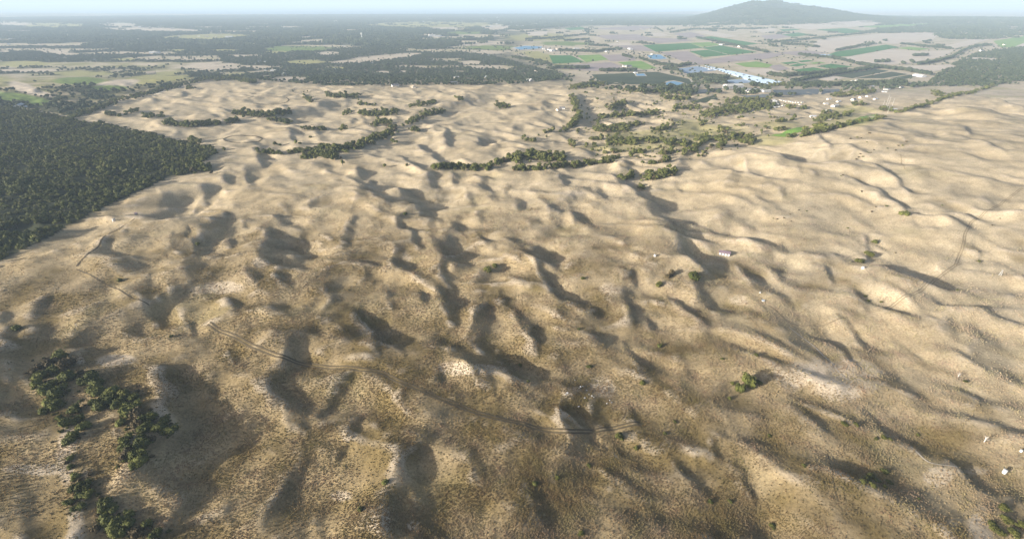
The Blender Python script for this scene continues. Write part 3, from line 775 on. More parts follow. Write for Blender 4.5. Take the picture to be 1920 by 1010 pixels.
def tree_proto(name, seed, mat, nl, nq, leaf, h=.45, flat=.7, lift=1.0):
    v_, f_ = crown_np(seed, nl, nq, leaf, flat=flat, lift=lift)
    v_[:, 2] += h * .35
    mb = trunk_mb(seed, h + .2, .05, 3)
    nb = len(v_)
    tf = [tuple(i + nb for i in f) for f in mb.f]
    me = bpy.data.meshes.new(name); me.from_pydata(v_.tolist() + [tuple(p) for p in mb.v], [], f_.tolist() + tf); me.update()
    me.materials.append(mat); me.materials.append(M['bark'])
    me.polygons.foreach_set('material_index', [0] * len(f_) + [1] * len(tf))
    return me
TREE = [tree_proto('tree', 300 + i, M['leaf'], 7, 200, .13) for i in range(5)]
TREE_MIX = TREE + [tree_proto('olive_tree', 320 + i, M['leaf_olive'], 6, 180, .13) for i in range(2)] + [tree_proto('tall_tree', 325 + i, M['leaf'], 5, 150, .13, .8, 1.0, 1.2) for i in range(2)]
FTREE = [tree_proto('scrub_tree', 330 + i, M['leaf_far'], 5, 70, .22, .5, .8, 1.1) for i in range(4)]

def clump_proto(seed):
    rg = np.random.default_rng(seed); Vs, Fs, o = [], [], 0
    for k in range(11):
        v_, f_ = crown_np(seed * 31 + k, 3, 16, .36, flat=.8, lift=.9)
        p = rg.normal(0, .42, 2); s_ = .16 + .12 * rg.random()
        v_ = v_ * s_ * np.array([1, 1, 1.1]) + np.array([p[0], p[1], .0])
        Vs.append(v_); Fs.append(f_ + o); o += len(v_)
    me = mesh_np('tree_clump', np.concatenate(Vs), np.concatenate(Fs), False); me.materials.append(M['leaf_far']); return me
CLUMP = [clump_proto(400 + i) for i in range(4)]

def tussock(seed):
    rg = random.Random(seed); mb = MB()
    for k in range(16):
        a = k * 2.4 + rg.random(); l = .25 + .45 * rg.random(); w_ = .13; z1 = .55 + .35 * rg.random() - l * .3
        c_, s_ = math.cos(a), math.sin(a); bx, by = .2 * l * c_, .2 * l * s_
        mb.add([(bx - s_ * w_, by + c_ * w_, -.12), (bx + s_ * w_, by - c_ * w_, -.12), (c_ * l * .7 + s_ * w_, s_ * l * .7 - c_ * w_, z1), (c_ * l * 1.1, s_ * l * 1.1, z1 * .8), (c_ * l * .7 - s_ * w_, s_ * l * .7 + c_ * w_, z1)],
               [(0, 1, 2, 4), (4, 2, 3)])
    return mb.mesh('tussock', M['grass'])
TUSS = [tussock(i) for i in range(4)]

def scatter(name, P, scale, protos, label):
    """uncountable plants: one object, copies made on its points"""
    pc = bpy.data.collections.new(name + '_kinds')
    for k, me in enumerate(protos): pc.objects.link(bpy.data.objects.new('%s_kind_%d' % (name, k), me))
    me = bpy.data.meshes.new(name); n = len(P)
    me.vertices.add(n); me.vertices.foreach_set('co', np.asarray(P, np.float32).ravel())
    for nm, ty, arr in (('sc', 'FLOAT', np.asarray(scale, np.float32)), ('rz', 'FLOAT', (RNG.random(n) * 6.28).astype(np.float32)), ('pk', 'INT', RNG.integers(0, len(protos), n).astype(np.int32))):
        a = me.attributes.new(nm, ty, 'POINT'); a.data.foreach_set('value', arr)
    o = new(name, me, kind='stuff', label=label)
    ng = bpy.data.node_groups.new(name, 'GeometryNodeTree')
    ng.interface.new_socket('Geometry', in_out='INPUT', socket_type='NodeSocketGeometry'); ng.interface.new_socket('Geometry', in_out='OUTPUT', socket_type='NodeSocketGeometry')
    N = ng.nodes; gi = N.new('NodeGroupInput'); go = N.new('NodeGroupOutput'); ip = N.new('GeometryNodeInstanceOnPoints'); ci = N.new('GeometryNodeCollectionInfo')
    ci.inputs['Collection'].default_value = pc; ci.inputs['Separate Children'].default_value = True; ci.inputs['Reset Children'].default_value = True
    def na(nm, ty):
        x = N.new('GeometryNodeInputNamedAttribute'); x.data_type = ty; x.inputs['Name'].default_value = nm
        return [s for s in x.outputs if s.enabled and s.name == 'Attribute'][0]
    cx = N.new('ShaderNodeCombineXYZ'); L = ng.links.new
    L(gi.outputs[0], ip.inputs['Points']); L(ci.outputs[0], ip.inputs['Instance']); ip.inputs['Pick Instance'].default_value = True
    L(na('pk', 'INT'), ip.inputs['Instance Index']); L(na('rz', 'FLOAT'), cx.inputs[2]); L(cx.outputs[0], ip.inputs['Rotation']); L(na('sc', 'FLOAT'), ip.inputs['Scale'])
    L(ip.outputs[0], go.inputs[0])
    o.modifiers.new('scatter', 'NODES').node_group = ng
    return o

# ------------------------------------------------------------------ shrubs one can tell apart
NSH = [0]
def shrub(p, r, label, group, kind='dark', cat='shrub'):
    lib, = ({'dark': SHRUB, 'green': GSHRUB, 'dry': BSHRUB}[kind],)
    e = empty('shrub', (p[0], p[1], p[2] - .04 * r), random.random() * 6.28, r * random.uniform(.92, 1.1), label=label, cat=cat, group=group)
    new('crown', random.choice(lib), parent=e); new('trunk', random.choice(TRUNK), parent=e)
    NSH[0] += 1
    return e
def mpp(p): return math.hypot(p[0], 0) * 0 + (p[1] * CP - (p[2] - CAMZ) * SP) / FPX     # metres per photo pixel at p
RIDGE = [(113,670,11),(90,686,13),(124,688,15),(102,698,12),(77,709,12),(129,711,14),(70,722,11),(88,735,13),(108,742,13),(165,714,14),(185,722,13),(180,737,12),(211,737,12),(234,742,10),(252,747,10),
 (93,755,11),(108,763,12),(90,771,10),(142,771,10),(124,796,11),(147,789,11),(160,801,12),(139,820,11),(129,830,10),(196,763,14),(227,758,12),(247,765,12),(237,776,13),(257,783,14),(281,786,13),
 (260,801,12),(227,794,9),(273,807,12),(311,789,9),(299,805,11),(319,807,12),(278,827,10),(239,827,11),(232,843,12),(257,840,14),(242,853,13),(257,856,14),(265,868,11),(234,863,9),(135,859,6),
 (133,876,6),(142,895,8),(149,915,13),(165,910,12),(152,928,8),(167,928,8),(131,943,7),(140,956,7),(154,951,8),(196,951,13),(211,956,9),(198,971,9),(203,982,12),(219,987,14),(242,969,9),(245,982,10),
 (278,982,8),(293,1002,10),(224,1002,12),(257,1002,11),(180,995,8),(100,720,8),(118,727,8),(62,700,8),(150,700,6),(200,745,9),(215,752,8),(172,755,7),(112,785,7),(265,820,7),(250,875,7)]
PR = on([a for a, b, _ in RIDGE], [b for a, b, _ in RIDGE])
for (a, b, r), p in zip(RIDGE, PR):
    k = 'green' if (a, b) in ((234,742),(149,915),(165,910)) else ('dry' if random.random() < .15 else 'dark')
    lab = {'dark': 'dark green shrub in the tangled thicket along the sandy foreground ridge', 'green': 'bright green rounded shrub among darker shrubs on the sandy ridge',
           'dry': 'brown half dry shrub in the thicket along the sandy ridge'}[k]
    spot = 'at the bare top of the sandy ridge' if b < 752 and a < 145 else 'on the eastern spur of the sandy ridge' if b < 880 and a > 190 else 'at the lower end of the sandy ridge' if b > 930 else 'between the two spurs of the sandy ridge' if b < 850 else 'beside the worn path down the sandy ridge'
    if k == 'dark': lab = ('large ' if r >= 12 else 'small ' if r < 9 else '') + 'dark green shrub in the thicket ' + spot
    shrub(p, r * mpp(p) * 1.45, lab, {'dark': 'dark shrubs on the sandy ridge', 'green': 'bright shrubs on the sandy ridge', 'dry': 'dry shrubs on the sandy ridge'}[k], k)
uu, vv = [], []
for a, b, r in RIDGE:
    for _ in range(7):
        uu.append(a + RNG.normal(0, r * 1.1)); vv.append(b + RNG.normal(0, r * .9))
PU = on(uu, vv)
scatter('undergrowth', PU - np.array([0, 0, .1]), .35 + 1.25 * RNG.random(len(PU)) ** 2, GSHRUB + BSHRUB + SHRUB[:1], 'low mixed brown and olive undergrowth between the ridge shrubs')
LONE = [(1403,722,12,'dark','largest round shrub of the small group casting a long shadow on bare grass'),(1386,731,8,'dark','smaller shrub huddled against the largest round shrub on bare grass'),
 (1423,719,6.5,'green','low green shrub on pale ground just behind the round shrubs'),(1373,719,4.5,'green','tiny upright bush with a thin long shadow near the round shrubs'),(1367,747,4.5,'green','tiny yellow green bush at the edge of the bare patch'),
 (1302,521,12,'dark','wide dark bush standing in the shaded dip east of the ridge'),(1235,535,8,'green','loose olive bush on the slope below the ridge end'),(1237,650,5.5,'dark','small lone bush casting a narrow shadow on the pale flat'),
 (1093,523,4.5,'dark','small lone bush on the shoulder between two hollows'),(1260,514,9,'dry','brown bush on the shaded ridge end'),(1250,520,7,'dry','dry low bush beside the brown ridge end bush'),(1161,821,11,'green','low spreading olive bush in a shallow hollow below the track'),
 (1192,840,5,'green','yellow tinged stumpy bush with a long slanting shadow'),(722,906,6.5,'dark','lone dark bush on a bare pale spur'),(676,956,6,'green','low olive tuft bush beside the pale spur'),(32,617,7,'dark','dark bush on the lip of a shaded hollow'),
 (225,527,5,'dark','small dark bush beside the thin stock path'),(322,631,4,'green','small olive bush on rolling brown dunes'),(371,459,4,'dark','small dark bush inside a shaded hollow'),(760,402,4,'dark','tiny dark bush in the elbow of a shaded hollow'),
 (915,508,8,'green','olive bush cluster on the shaded slip face'),(928,500,6,'green','smaller olive bush uphill on the same slip face'),(1630,480,9,'green','yellow green bush below the shaded gully'),(1612,492,8,'green','bright olive bush at the foot of the gully'),
 (1690,402,7,'dark','dark bush under the straight shaded scarp'),(1700,403,7,'dark','second dark bush under the straight shaded scarp'),(1640,455,6,'dark','dark bush half way down the shaded gully')]
PL = on([q[0] for q in LONE], [q[1] for q in LONE])
for (a, b, r, k, lab), p in zip(LONE, PL):
    e = shrub(p, r * mpp(p) * 1.25, lab, None, k)
    if a in (1403, 1386): e.scale.z *= 1.8
LOW = [(1618,904,8),(1633,894,9),(1636,910,9),(1659,884,8),(1666,904,7),(1659,912,6),(1626,898,7),(1645,902,8),(1582,795,7),(1605,796,6),(1642,822,5),(1656,820,6),(1668,823,5),(1872,997,14),(1883,953,12),(1915,985,12),(1885,975,13),(1862,985,10),(1900,1000,12),
 (1448,987,8),(1507,873,6),(1442,817,5),(1266,791,5),(1246,813,5),(1045,895,6),(1004,907,7),(1089,1000,7),(1104,873,6),(1331,940,6),(1369,940,5),(1418,666,6),(1354,673,4),(1105,688,6),(1085,617,4),(975,685,5),(990,715,4),(1205,718,8),(1722,935,4),(1720,815,4),(1810,715,5),(1795,544,4),(1622,555,4),(1627,564,4),(1652,566,4),(1835,490,4)]
PW = on([q[0] for q in LOW], [q[1] for q in LOW])
for (a, b, r), p in zip(LOW, PW):
    e = shrub(p, r * mpp(p) * 1.2, 'low olive green clump of shrubby growth dotted over the grassland', 'low olive clumps in the grass', 'green'); e.scale.z *= .6
# tufts on the eastern slopes: scattered dark specks
for k, (a, b) in enumerate(ZI([(650,70),(680,75),(740,40),(720,105),(600,80),(1005,100),(980,130),(950,130),(930,165),(870,150),(770,160),(750,180),(730,180),(670,190),(660,215),(690,210),(640,230),(225,600),(280,605),(115,655),(70,665),(40,660),(170,680),(160,630),(530,350),(545,345),(680,465),(1690,660),(1630,710),(1825,895),(1270,565),(930,910),(1520,970),(580,730),(755,610),(785,575),(860,570)])):
    p = on([a], [b])[0]
    e = shrub(p, 2.4 * mpp(p) * random.uniform(.8, 1.4), 'dark speck of a low bush on the pale eastern slopes', 'specks of bush on the eastern slopes', 'dry' if k % 3 else 'dark'); e.scale.z *= .8

# ------------------------------------------------------------------ belts and clumps of trees across the dunes
BELTS = [  # pixel line, half width, description
 ([(614,281),(645,281),(676,273),(701,261),(727,253),(740,246)],8,'dense dark tree belt curving over the pale dunes'),([(565,295),(600,290),(632,296)],8,'dark clump at the end of the curved belt'),
 ([(480,286),(529,289)],2.5,'straggling hedge on the far dune foot'),([(540,287),(575,283),(609,278)],3,'straggling hedge on the far dune foot'),([(355,320),(374,316),(392,318)],10,'round clump of trees off the forest corner'),
 ([(355,264),(367,266),(382,268)],4,'small clump on the pale flat by the oval circuit'),([(812,315),(848,315),(879,316),(912,317),(930,306),(960,299)],5,'thin belt of scrub along the dune foot'),
 ([(962,298),(990,292),(1020,298),(1055,294)],10,'thick clump of scrub in the dune valley'),([(960,319),(1010,318),(1076,312),(1150,304)],3.5,'thin belt of scrub along the dune foot'),
 ([(1115,245),(1150,244),(1180,243)],6,'scrub on the valley floor'),([(1104,262),(1192,264),(1269,262)],2.5,'scrub row on the valley floor'),([(1138,271),(1192,268)],5,'scrub on the valley floor'),([(1212,267),(1233,266)],4,'scrub on the valley floor'),
 ([(1248,268),(1289,273)],5,'scrub on the valley floor'),([(1300,279),(1310,287)],6,'scrub on the valley floor'),([(1302,261),(1364,263)],4,'scrub row on the valley floor'),([(1340,278),(1360,272)],4,'scrub on the valley floor'),
 ([(1372,256),(1395,262),(1410,268)],8,'tall dark trees by the green hollow'),([(1068,262),(1074,276)],5,'scrub on the valley floor'),([(1180,289),(1210,286)],3,'scrub on the valley floor'),([(1202,311),(1230,307),(1259,302)],1.8,'scrub row on the valley floor'),
 ([(1238,294),(1260,286)],5,'scrub on the valley floor'),([(1148,285),(1160,286)],3,'scrub on the valley floor'),([(1205,334),(1230,331),(1265,325)],8,'scrub clump behind the ridge top'),([(1168,335),(1186,333)],6,'scrub clump behind the ridge top'),([(1198,350),(1204,357)],4,'scrub clump behind the ridge top'),
 ([(1071,182),(1081,206),(1089,221),(1070,235),(1056,246)],7,'tree belt down the dune gully'),([(1140,203),(1158,199),(1174,193)],6,'dark clump between pale dunes'),([(1068,166),(1100,160),(1135,158)],6,'trees at the edge of the plain'),
 ([(1171,170),(1230,172),(1295,178)],4,'trees at the edge of the plain'),([(1243,184),(1292,186)],5,'trees at the edge of the plain'),([(1125,221),(1180,216),(1233,214)],5,'scrub block in the far dune valley'),([(1114,246),(1160,238),(1200,234)],5,'scrub block in the far dune valley'),
 ([(1222,247),(1259,237)],4,'scrub block in the far dune valley'),([(1264,203),(1310,203)],4,'scrub block in the far dune valley'),([(1318,216),(1370,206),(1440,197)],10,'broad wooded block below the farm sheds'),([(1361,190),(1440,190)],6,'broad wooded block below the farm sheds'),
 ([(1312,235),(1322,232)],3,'scrub on the valley floor'),([(1346,240),(1362,250)],5,'scrub on the valley floor'),([(1280,290),(1330,262)],3,'scrub on the valley floor'),([(1440,206),(1452,196)],6,'dark trees beside the row of sheds'),
 ([(1476,204),(1492,202)],3.5,'scrub among the dune houses'),([(1502,205),(1512,201)],3.5,'scrub among the dune houses'),([(1540,216),(1556,212)],5,'scrub among the dune houses'),([(1525,226),(1560,222),(1594,215)],5,'scrub among the dune houses'),([(1530,238),(1546,240)],7,'dark trees by the green hollow'),
 ([(1455,229),(1490,224)],2.5,'scrub among the dune houses'),([(1452,246),(1475,243)],3,'scrub among the dune houses'),([(1476,258),(1492,255)],3,'scrub among the dune houses'),([(1499,258),(1543,247),(1594,234),(1630,226),(1659,221)],2,'hedge along the foot of the eastern dunes'),
 ([(1598,196),(1620,197)],3.5,'bright hedge by the radio masts'),([(1650,205),(1672,208)],4,'trees round the radio masts'),([(1680,212),(1690,211)],3.5,'trees round the radio masts'),([(1697,208),(1749,193),(1782,181),(1821,175),(1865,160)],3,'hedge climbing the eastern dune edge'),
 ([(1748,172),(1766,180)],7,'clump where the hedges meet'),([(1560,180),(1640,172)],5,'scrub among the dune houses'),([(1440,160),(1560,160),(1640,155)],3.5,'trees at the edge of the plain'),([(1500,250),(1545,245)],4,'dark trees by the green hollow'),
 ([(200,216),(226,217)],4,'scrub clump on the pale far dunes'),([(236,215),(262,208)],2.5,'scrub clump on the pale far dunes'),([(268,220),(288,219)],4,'scrub clump on the pale far dunes'),([(298,219),(306,220)],3,'scrub clump on the pale far dunes'),([(350,166),(366,166)],3.5,'scrub clump on the pale far dunes'),
 ([(310,232),(350,236),(412,232)],5,'scrub belt behind the oval circuit'),([(425,230),(450,226)],5,'scrub belt behind the oval circuit'),([(440,213),(490,217),(545,212)],6,'dark scrub block on the far dunes'),([(505,225),(545,231)],4,'dark scrub block on the far dunes'),
 ([(612,180),(640,181),(672,183)],5,'dark scrub block on the far dunes'),([(572,183),(585,193)],5,'dark scrub block on the far dunes'),([(675,212),(700,215),(745,210)],7,'dark scrub block on the far dunes'),([(645,215),(655,210)],5,'scrub clump on the pale far dunes'),
 ([(670,196),(705,198)],2.5,'scrub clump on the pale far dunes'),([(768,200),(815,192)],4,'scrub clump on the pale far dunes'),([(790,218),(830,210)],5,'scrub clump on the pale far dunes'),([(760,232),(790,222)],6,'scrub clump on the pale far dunes'),([(700,235),(720,228),(740,245)],6,'dense dark tree belt curving over the pale dunes'),
 ([(930,199),(955,202)],5,'scrub clump on the pale far dunes'),([(770,244),(785,246)],4.5,'scrub clump on the pale far dunes'),([(855,184),(868,188)],4,'scrub clump on the pale far dunes'),([(568,242),(612,244)],3.5,'scrub clump on the pale far dunes'),([(640,242),(652,243)],4,'scrub clump on the pale far dunes'),
 ([(130,224),(180,206),(230,188),(330,163),(420,140)],3.5,'dark roadside belt beyond the far dunes'),([(395,150),(440,148),(480,155)],5,'dark roadside belt beyond the far dunes'),([(985,264),(1000,266)],3,'scrub clump on the pale far dunes'),([(1020,250),(1035,246)],2.5,'scrub clump on the pale far dunes'),
]
bu, bv, bl, bs = [], [], [], []
for pts, w, lab in BELTS:
    P = np.array(pts, float); seg = np.linalg.norm(np.diff(P, axis=0), axis=1); L = seg.sum()
    n = max(6, int(L * 2 * w * 1.9 / 16 * (270 / P[:, 1].mean()) ** 1.6))
    t = RNG.random(n) * L; cum = np.concatenate([[0], np.cumsum(seg)])
    bu += list(np.interp(t, cum, P[:, 0]) + RNG.normal(0, w * .5, n)); bv += list(np.interp(t, cum, P[:, 1]) + RNG.normal(0, w * .38, n))
    bl += [lab] * n; bs += list(1.8 + 3.4 * RNG.random(n) ** 1.3)
for a, b, r, lab in [(421,282,3.5,0),(643,311,4,0),(721,313,3,0),(762,312,2.6,0),(516,273,4,0),(524,274,3,0),(555,270,4,0),(562,271,3,0),(582,259,3.2,0),(737,268,4.5,0),(744,268,3.5,0),(549,173,3,0),(570,174,2.5,0),(577,172,2.5,0),(550,173,2,0),(640,246,3,0),(980,262,3,0),(1010,255,2.5,0),(1024,258,2.5,0)]:
    bu.append(a); bv.append(b); bl.append('lone tree on open dune grass with a trailing shadow'); bs.append(r)
VALLEY = [(1095,172),(1300,180),(1440,188),(1500,205),(1455,250),(1400,275),(1300,300),(1120,300),(1075,255)]
vu, vv_ = RNG.uniform(1070, 1510, 1500), RNG.uniform(170, 302, 1500)
vk = inpoly(vu, vv_, VALLEY) & (perlin(vu / 38, vv_ / 9, 12) + .5 * perlin(vu / 14, vv_ / 5, 13) > .04)
bu += list(vu[vk]); bv += list(vv_[vk]); bl += ['scattered scrub of the grassy dune valley'] * int(vk.sum()); bs += list(1.3 + 3.0 * RNG.random(int(vk.sum())) ** 1.8)
PB = on(bu, bv)
ok = PB[:, 1] < 2500
size = np.array(bs) / np.maximum(1, np.array([mpp(p) for p in PB]))
rank = np.argsort(-(size + 10 * np.array([l.startswith('lone') for l in bl])) * ok)
pickd = set(rank[:210].tolist())
grp_of = lambda l: 'trees: ' + l
rest = []
for k in range(len(PB)):
    if not ok[k]: continue
    if k in pickd:
        o = bpy.data.objects.new('tree', random.choice(TREE_MIX))
        o.location = (PB[k][0], PB[k][1], PB[k][2] - .1); s_ = bs[k]; o.scale = (s_, s_, s_ * random.uniform(.9, 1.25)); o.rotation_euler = (0, 0, random.random() * 6.28)
        lab = bl[k] if bl[k].startswith('lone') else 'dark evergreen tree, one of the ' + bl[k]
        put(o, label=lab, cat='tree', group=grp_of(bl[k]))
    else: rest.append(k)
scatter('scrub', PB[rest] - np.array([0, 0, .1]), np.array(bs)[rest], TREE_MIX + [tree_proto('dry_bush', 345, M['leaf_brown'], 6, 150, .13)], 'dark scrub filling the belts and clumps between the dunes')

# ------------------------------------------------------------------ the near forest
def sample_poly(poly, n, rmax, xr, yr):
    x = RNG.uniform(*xr, n); y = RNG.uniform(*yr, n); z = ground(x, y); u, v = proj(x, y, z)
    k = inpoly(u + 5 * perlin(x / 9, y / 9, 8), v + 3 * perlin(x / 9, y / 9, 9), poly) & (np.hypot(x, y) < rmax)
    return x[k], y[k], z[k]
x, y, z = sample_poly(FOREST, 62000, 1500, (-1300, -180), (120, 1250))
gap = ((x - px0(60, 428)[0]) / 26) ** 2 + ((y - px0(60, 428)[1]) / 12) ** 2 + fbm(x, y, 18, 2, 5)
k = gap > 1
x, y, z = x[k], y[k], z[k]
sc = 1.3 + 2.0 * np.clip(.5 + fbm(x, y, 60, 2, 88), 0, 1) + 1.5 * RNG.random(len(x)) ** 2
scatter('forest', np.stack([x, y, z - .1], 1), sc, TREE_MIX, 'dense dark green coastal forest with a straight cut edge against the dunes')

# ------------------------------------------------------------------ woods of the plain
def opened(u, v):
    o = np.zeros(u.shape, bool)
    for (a, b, ra, rb, tl, k) in OPEN: o |= ((u - a) / ra) ** 2 + ((v - b - tl * (u - a)) / rb) ** 2 < .95
    return o
FPOLYS = [p for _, p in FIELDS]
def fielded(u, v):
    o = np.zeros(u.shape, bool)
    for p in FPOLYS: o |= inpoly(u, v, p)
    return o
def wood_density(x, y, z, u, v):
    n_ = fbm(x, y, 260, 3, 91)
    dn = 1 - sstep(1250, 1700, y + .3 * np.maximum(x, 0))
    ed = np.interp(v, [0, 30, 60, 100, 150, 165], [1300, 1300, 930, 900, 1090, 1100])
    d = np.where(u < ed, .80 + .7 * n_, .035)
    d = np.where((v < 48) & (u > 850), .55 + n_, d)
    d = np.where((z > 5) & (v < 60), .85, d)
    tr = inpoly(u, v, [(1745,150),(1775,125),(1830,100),(1920,88),(2300,80),(2300,150),(1920,152),(1868,160),(1760,164),(1600,167),(1560,160),(1740,156)])
    d = np.where(tr & (v < 175), .95, d)
    hz = inpoly(u, v, [(1600,60),(1760,45),(1920,35),(2300,30),(2300,75),(1920,70),(1850,75),(1740,72)])
    d = np.where(hz, .55 + n_, d)
    d = np.where(opened(u, v) & (u < 1120), .02, d)
    d = np.where((u < ed) & (fbm(x * .55, y, 420, 3, 93) > .24), .06, d)
    d = np.where(inpoly(u, v, GOLF), np.clip(.1 + 2.2 * fbm(x * .55, y, 420, 3, 93) + fbm(x, y, 90, 3, 71), 0, .8) * ~opened(u, v), d)
    return np.where(fielded(u, v), 0, d)
x = RNG.uniform(-2900, 2900, 120000); y = RNG.uniform(820, 2900, 120000); z = ground(x, y); u, v = proj(x, y, z)
edge_v = np.interp(u, [-900, 130, 230, 400, 620, 960, 1040, 1080, 1110, 1180, 1920], [240, 224, 186, 146, 163, 160, 152, 146, 160, 160, 165])
d = np.where((v < edge_v - 1) & ((y > 1100) | (x < -400)) & ~inpoly(u, v, FOREST), wood_density(x, y, z, u, v), 0)
k = RNG.random(len(x)) < d
scatter('plain_woods', np.stack([x, y, z - .2], 1)[k], RNG.uniform(3.2, 6.2, k.sum()), FTREE, 'grey green scrub woods covering the near plain behind the dunes')
r_ = np.sqrt(RNG.uniform(2900 ** 2, 12500 ** 2, 90000)); t_ = RNG.uniform(math.radians(-56), math.radians(56), 90000)
x, y = r_ * np.sin(t_), r_ * np.cos(t_); z = ground(x, y); u, v = proj(x, y, z)
d = np.where((z > -30) & ~((np.abs(x) < 2900) & (y < 2900)), wood_density(x, y, z, u, v), 0)
k = RNG.random(len(x)) < d
scatter('far_woods', np.stack([x, y, z - .3], 1)[k], RNG.uniform(26, 46, k.sum()), CLUMP, 'hazy blue green woods stretching to the bay')
# shelter belts on the farmland
SH = [ZB([(220,402),(500,430),(620,462)]),ZB([(490,372),(770,320)]),ZB([(640,470),(800,492)]),ZB([(1090,472),(1200,455),(1340,420),(1420,370),(1500,342),(1620,330)]),ZB([(960,322),(1130,340),(1330,357)]),ZB([(170,600),(480,545),(800,495)]),ZB([(800,495),(1000,515),(1180,545)]),
 ZB([(1060,410),(1160,407)]),ZB([(780,456),(880,452)]),ZB([(100,325),(250,330),(370,350)]),ZB([(370,280),(420,290)]),ZB([(0,315),(200,298),(400,275),(700,245)]),ZB([(840,300),(860,300)]),ZB([(975,460),(985,470)]),ZB([(1040,450),(1060,465)]),ZB([(1130,310),(1180,300)]),
 ZB([(750,235),(900,225),(1060,240)]),ZB([(1430,265),(1700,265)]),ZB([(0,545),(100,560),(300,545),(560,515)]),ZB([(0,630),(200,625),(460,625),(700,615),(1000,605)]),
 ZA([(930,430),(1050,470),(1200,490),(1300,470)]),ZA([(1100,505),(1200,515),(1290,560),(1400,560),(1520,570),(1620,580)]),ZA([(1280,555),(1500,585),(1620,560),(1700,560)]),ZA([(1400,600),(1560,610)]),ZA([(1740,625),(1865,640)]),ZA([(340,370),(600,380),(800,360)]),ZA([(560,330),(700,340)]),ZA([(380,300),(560,290)]),
 ZA([(290,500),(560,500)]),ZA([(1340,275),(1860,385)]),ZA([(1040,200),(1100,235)]),ZA([(1150,240),(1330,215),(1500,215),(1860,210)]),ZA([(0,420),(120,440),(260,470)]),ZA([(100,290),(300,280),(560,250)]),ZA([(800,405),(870,425)]),ZA([(640,520),(900,520)]),ZA([(1100,650),(1300,660)])]
su, sv = list(RNG.uniform(1000, 1720, 2600)), list(RNG.uniform(112, 186, 2600))
EDGE = [(990,118),(1020,112),(1080,150),(1140,158),(1200,160),(1270,132),(1300,128),(1330,134),(1400,150),(1470,158),(1600,156),(1740,156),(1740,164),(1640,170),(1560,172),(1440,184),(1360,178),(1290,180),(1180,172),(1110,168),(1060,152)]
_k = inpoly(np.array(su), np.array(sv), EDGE) & ~fielded(np.array(su), np.array(sv)) & (perlin(np.array(su) / 30, np.array(sv) / 6, 14) > -.15)
_k &= ~inpoly(np.array(su), np.array(sv), [(1255,128),(1310,118),(1345,116),(1480,156),(1470,170),(1340,164),(1350,150),(1270,144)])
su, sv = list(np.array(su)[_k]), list(np.array(sv)[_k])
for pts in SH:
    P = np.array(pts, float); seg = np.linalg.norm(np.diff(P, axis=0), axis=1); cum = np.concatenate([[0], np.cumsum(seg)])
    n = int(cum[-1] * 2.2) + 4; t = RNG.random(n) * cum[-1]
    su += list(np.interp(t, cum, P[:, 0]) + RNG.normal(0, .6, n)); sv += list(np.interp(t, cum, P[:, 1]) + RNG.normal(0, .55, n))
su, sv = np.array(su), np.array(sv)
_k = ~inpoly(su, sv, [(1312,120),(1330,117),(1474,152),(1478,162),(1446,168),(1364,148)]) & ~inpoly(su, sv, [(1262,128),(1308,122),(1348,132),(1288,144)])
su, sv = su[_k], sv[_k]
PS = on(su, sv); PS = PS[PS[:, 1] < 9000]
scatter('shelter_belts', PS - np.array([0, 0, .2]), RNG.uniform(4.5, 9, len(PS)), FTREE, 'rows of dark shelter trees between the farm fields')

# ------------------------------------------------------------------ grass
n = 620000
t_ = RNG.uniform(math.radians(-62), math.radians(62), n); r_ = 100 + (RNG.random(n) ** 1.15) * 480
x, y = r_ * np.sin(t_), r_ * np.cos(t_); z = ground(x, y); u, v = proj(x, y, z)
k = (u > -120) & (u < 2040) & (v < 1070) & ~inpoly(u, v, FOREST) & (RNG.random(n) < np.clip(.7 + 1.8 * fbm(x, y, 26, 2, 66), .12, 1) * (1 - .9 * sstep(330, 580, r_)))
for Q, w_ in TRACKS:                                                 # worn bare along the tracks
    lo, hi = Q.min(0) - 3, Q.max(0) + 3
    idx = np.nonzero(k & (x > lo[0]) & (x < hi[0]) & (y > lo[1]) & (y < hi[1]))[0]
    for q in range(0, len(idx), 4000):
        sub = idx[q:q + 4000]
        d2 = ((x[sub, None] - Q[None, ::2, 0]) ** 2 + (y[sub, None] - Q[None, ::2, 1]) ** 2).min(1)
        k[sub] &= d2 > (w_ * .5 + .35) ** 2
x, y, z, r_ = x[k], y[k], z[k], r_[k]
gs = (.20 + .36 * RNG.random(len(x)) ** 2.2) * (1 + r_ / 1500)
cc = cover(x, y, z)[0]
hue = fbm(x, y, 9, 2, 77)[:, None]
cc = cc * (.80 + .5 * RNG.random((len(x), 1))) * (1 + .25 * hue * np.array([-.3, .3, -.6]))
go_ = scatter('tussock_grass', np.stack([x, y, z], 1), gs, TUSS, 'dry straw coloured tussock grass over the dunes')
ta = go_.data.attributes.new('tint', 'FLOAT_COLOR', 'POINT')
ta.data.foreach_set('color', np.concatenate([cc, np.ones((len(cc), 1))], 1).astype(np.float32).ravel())

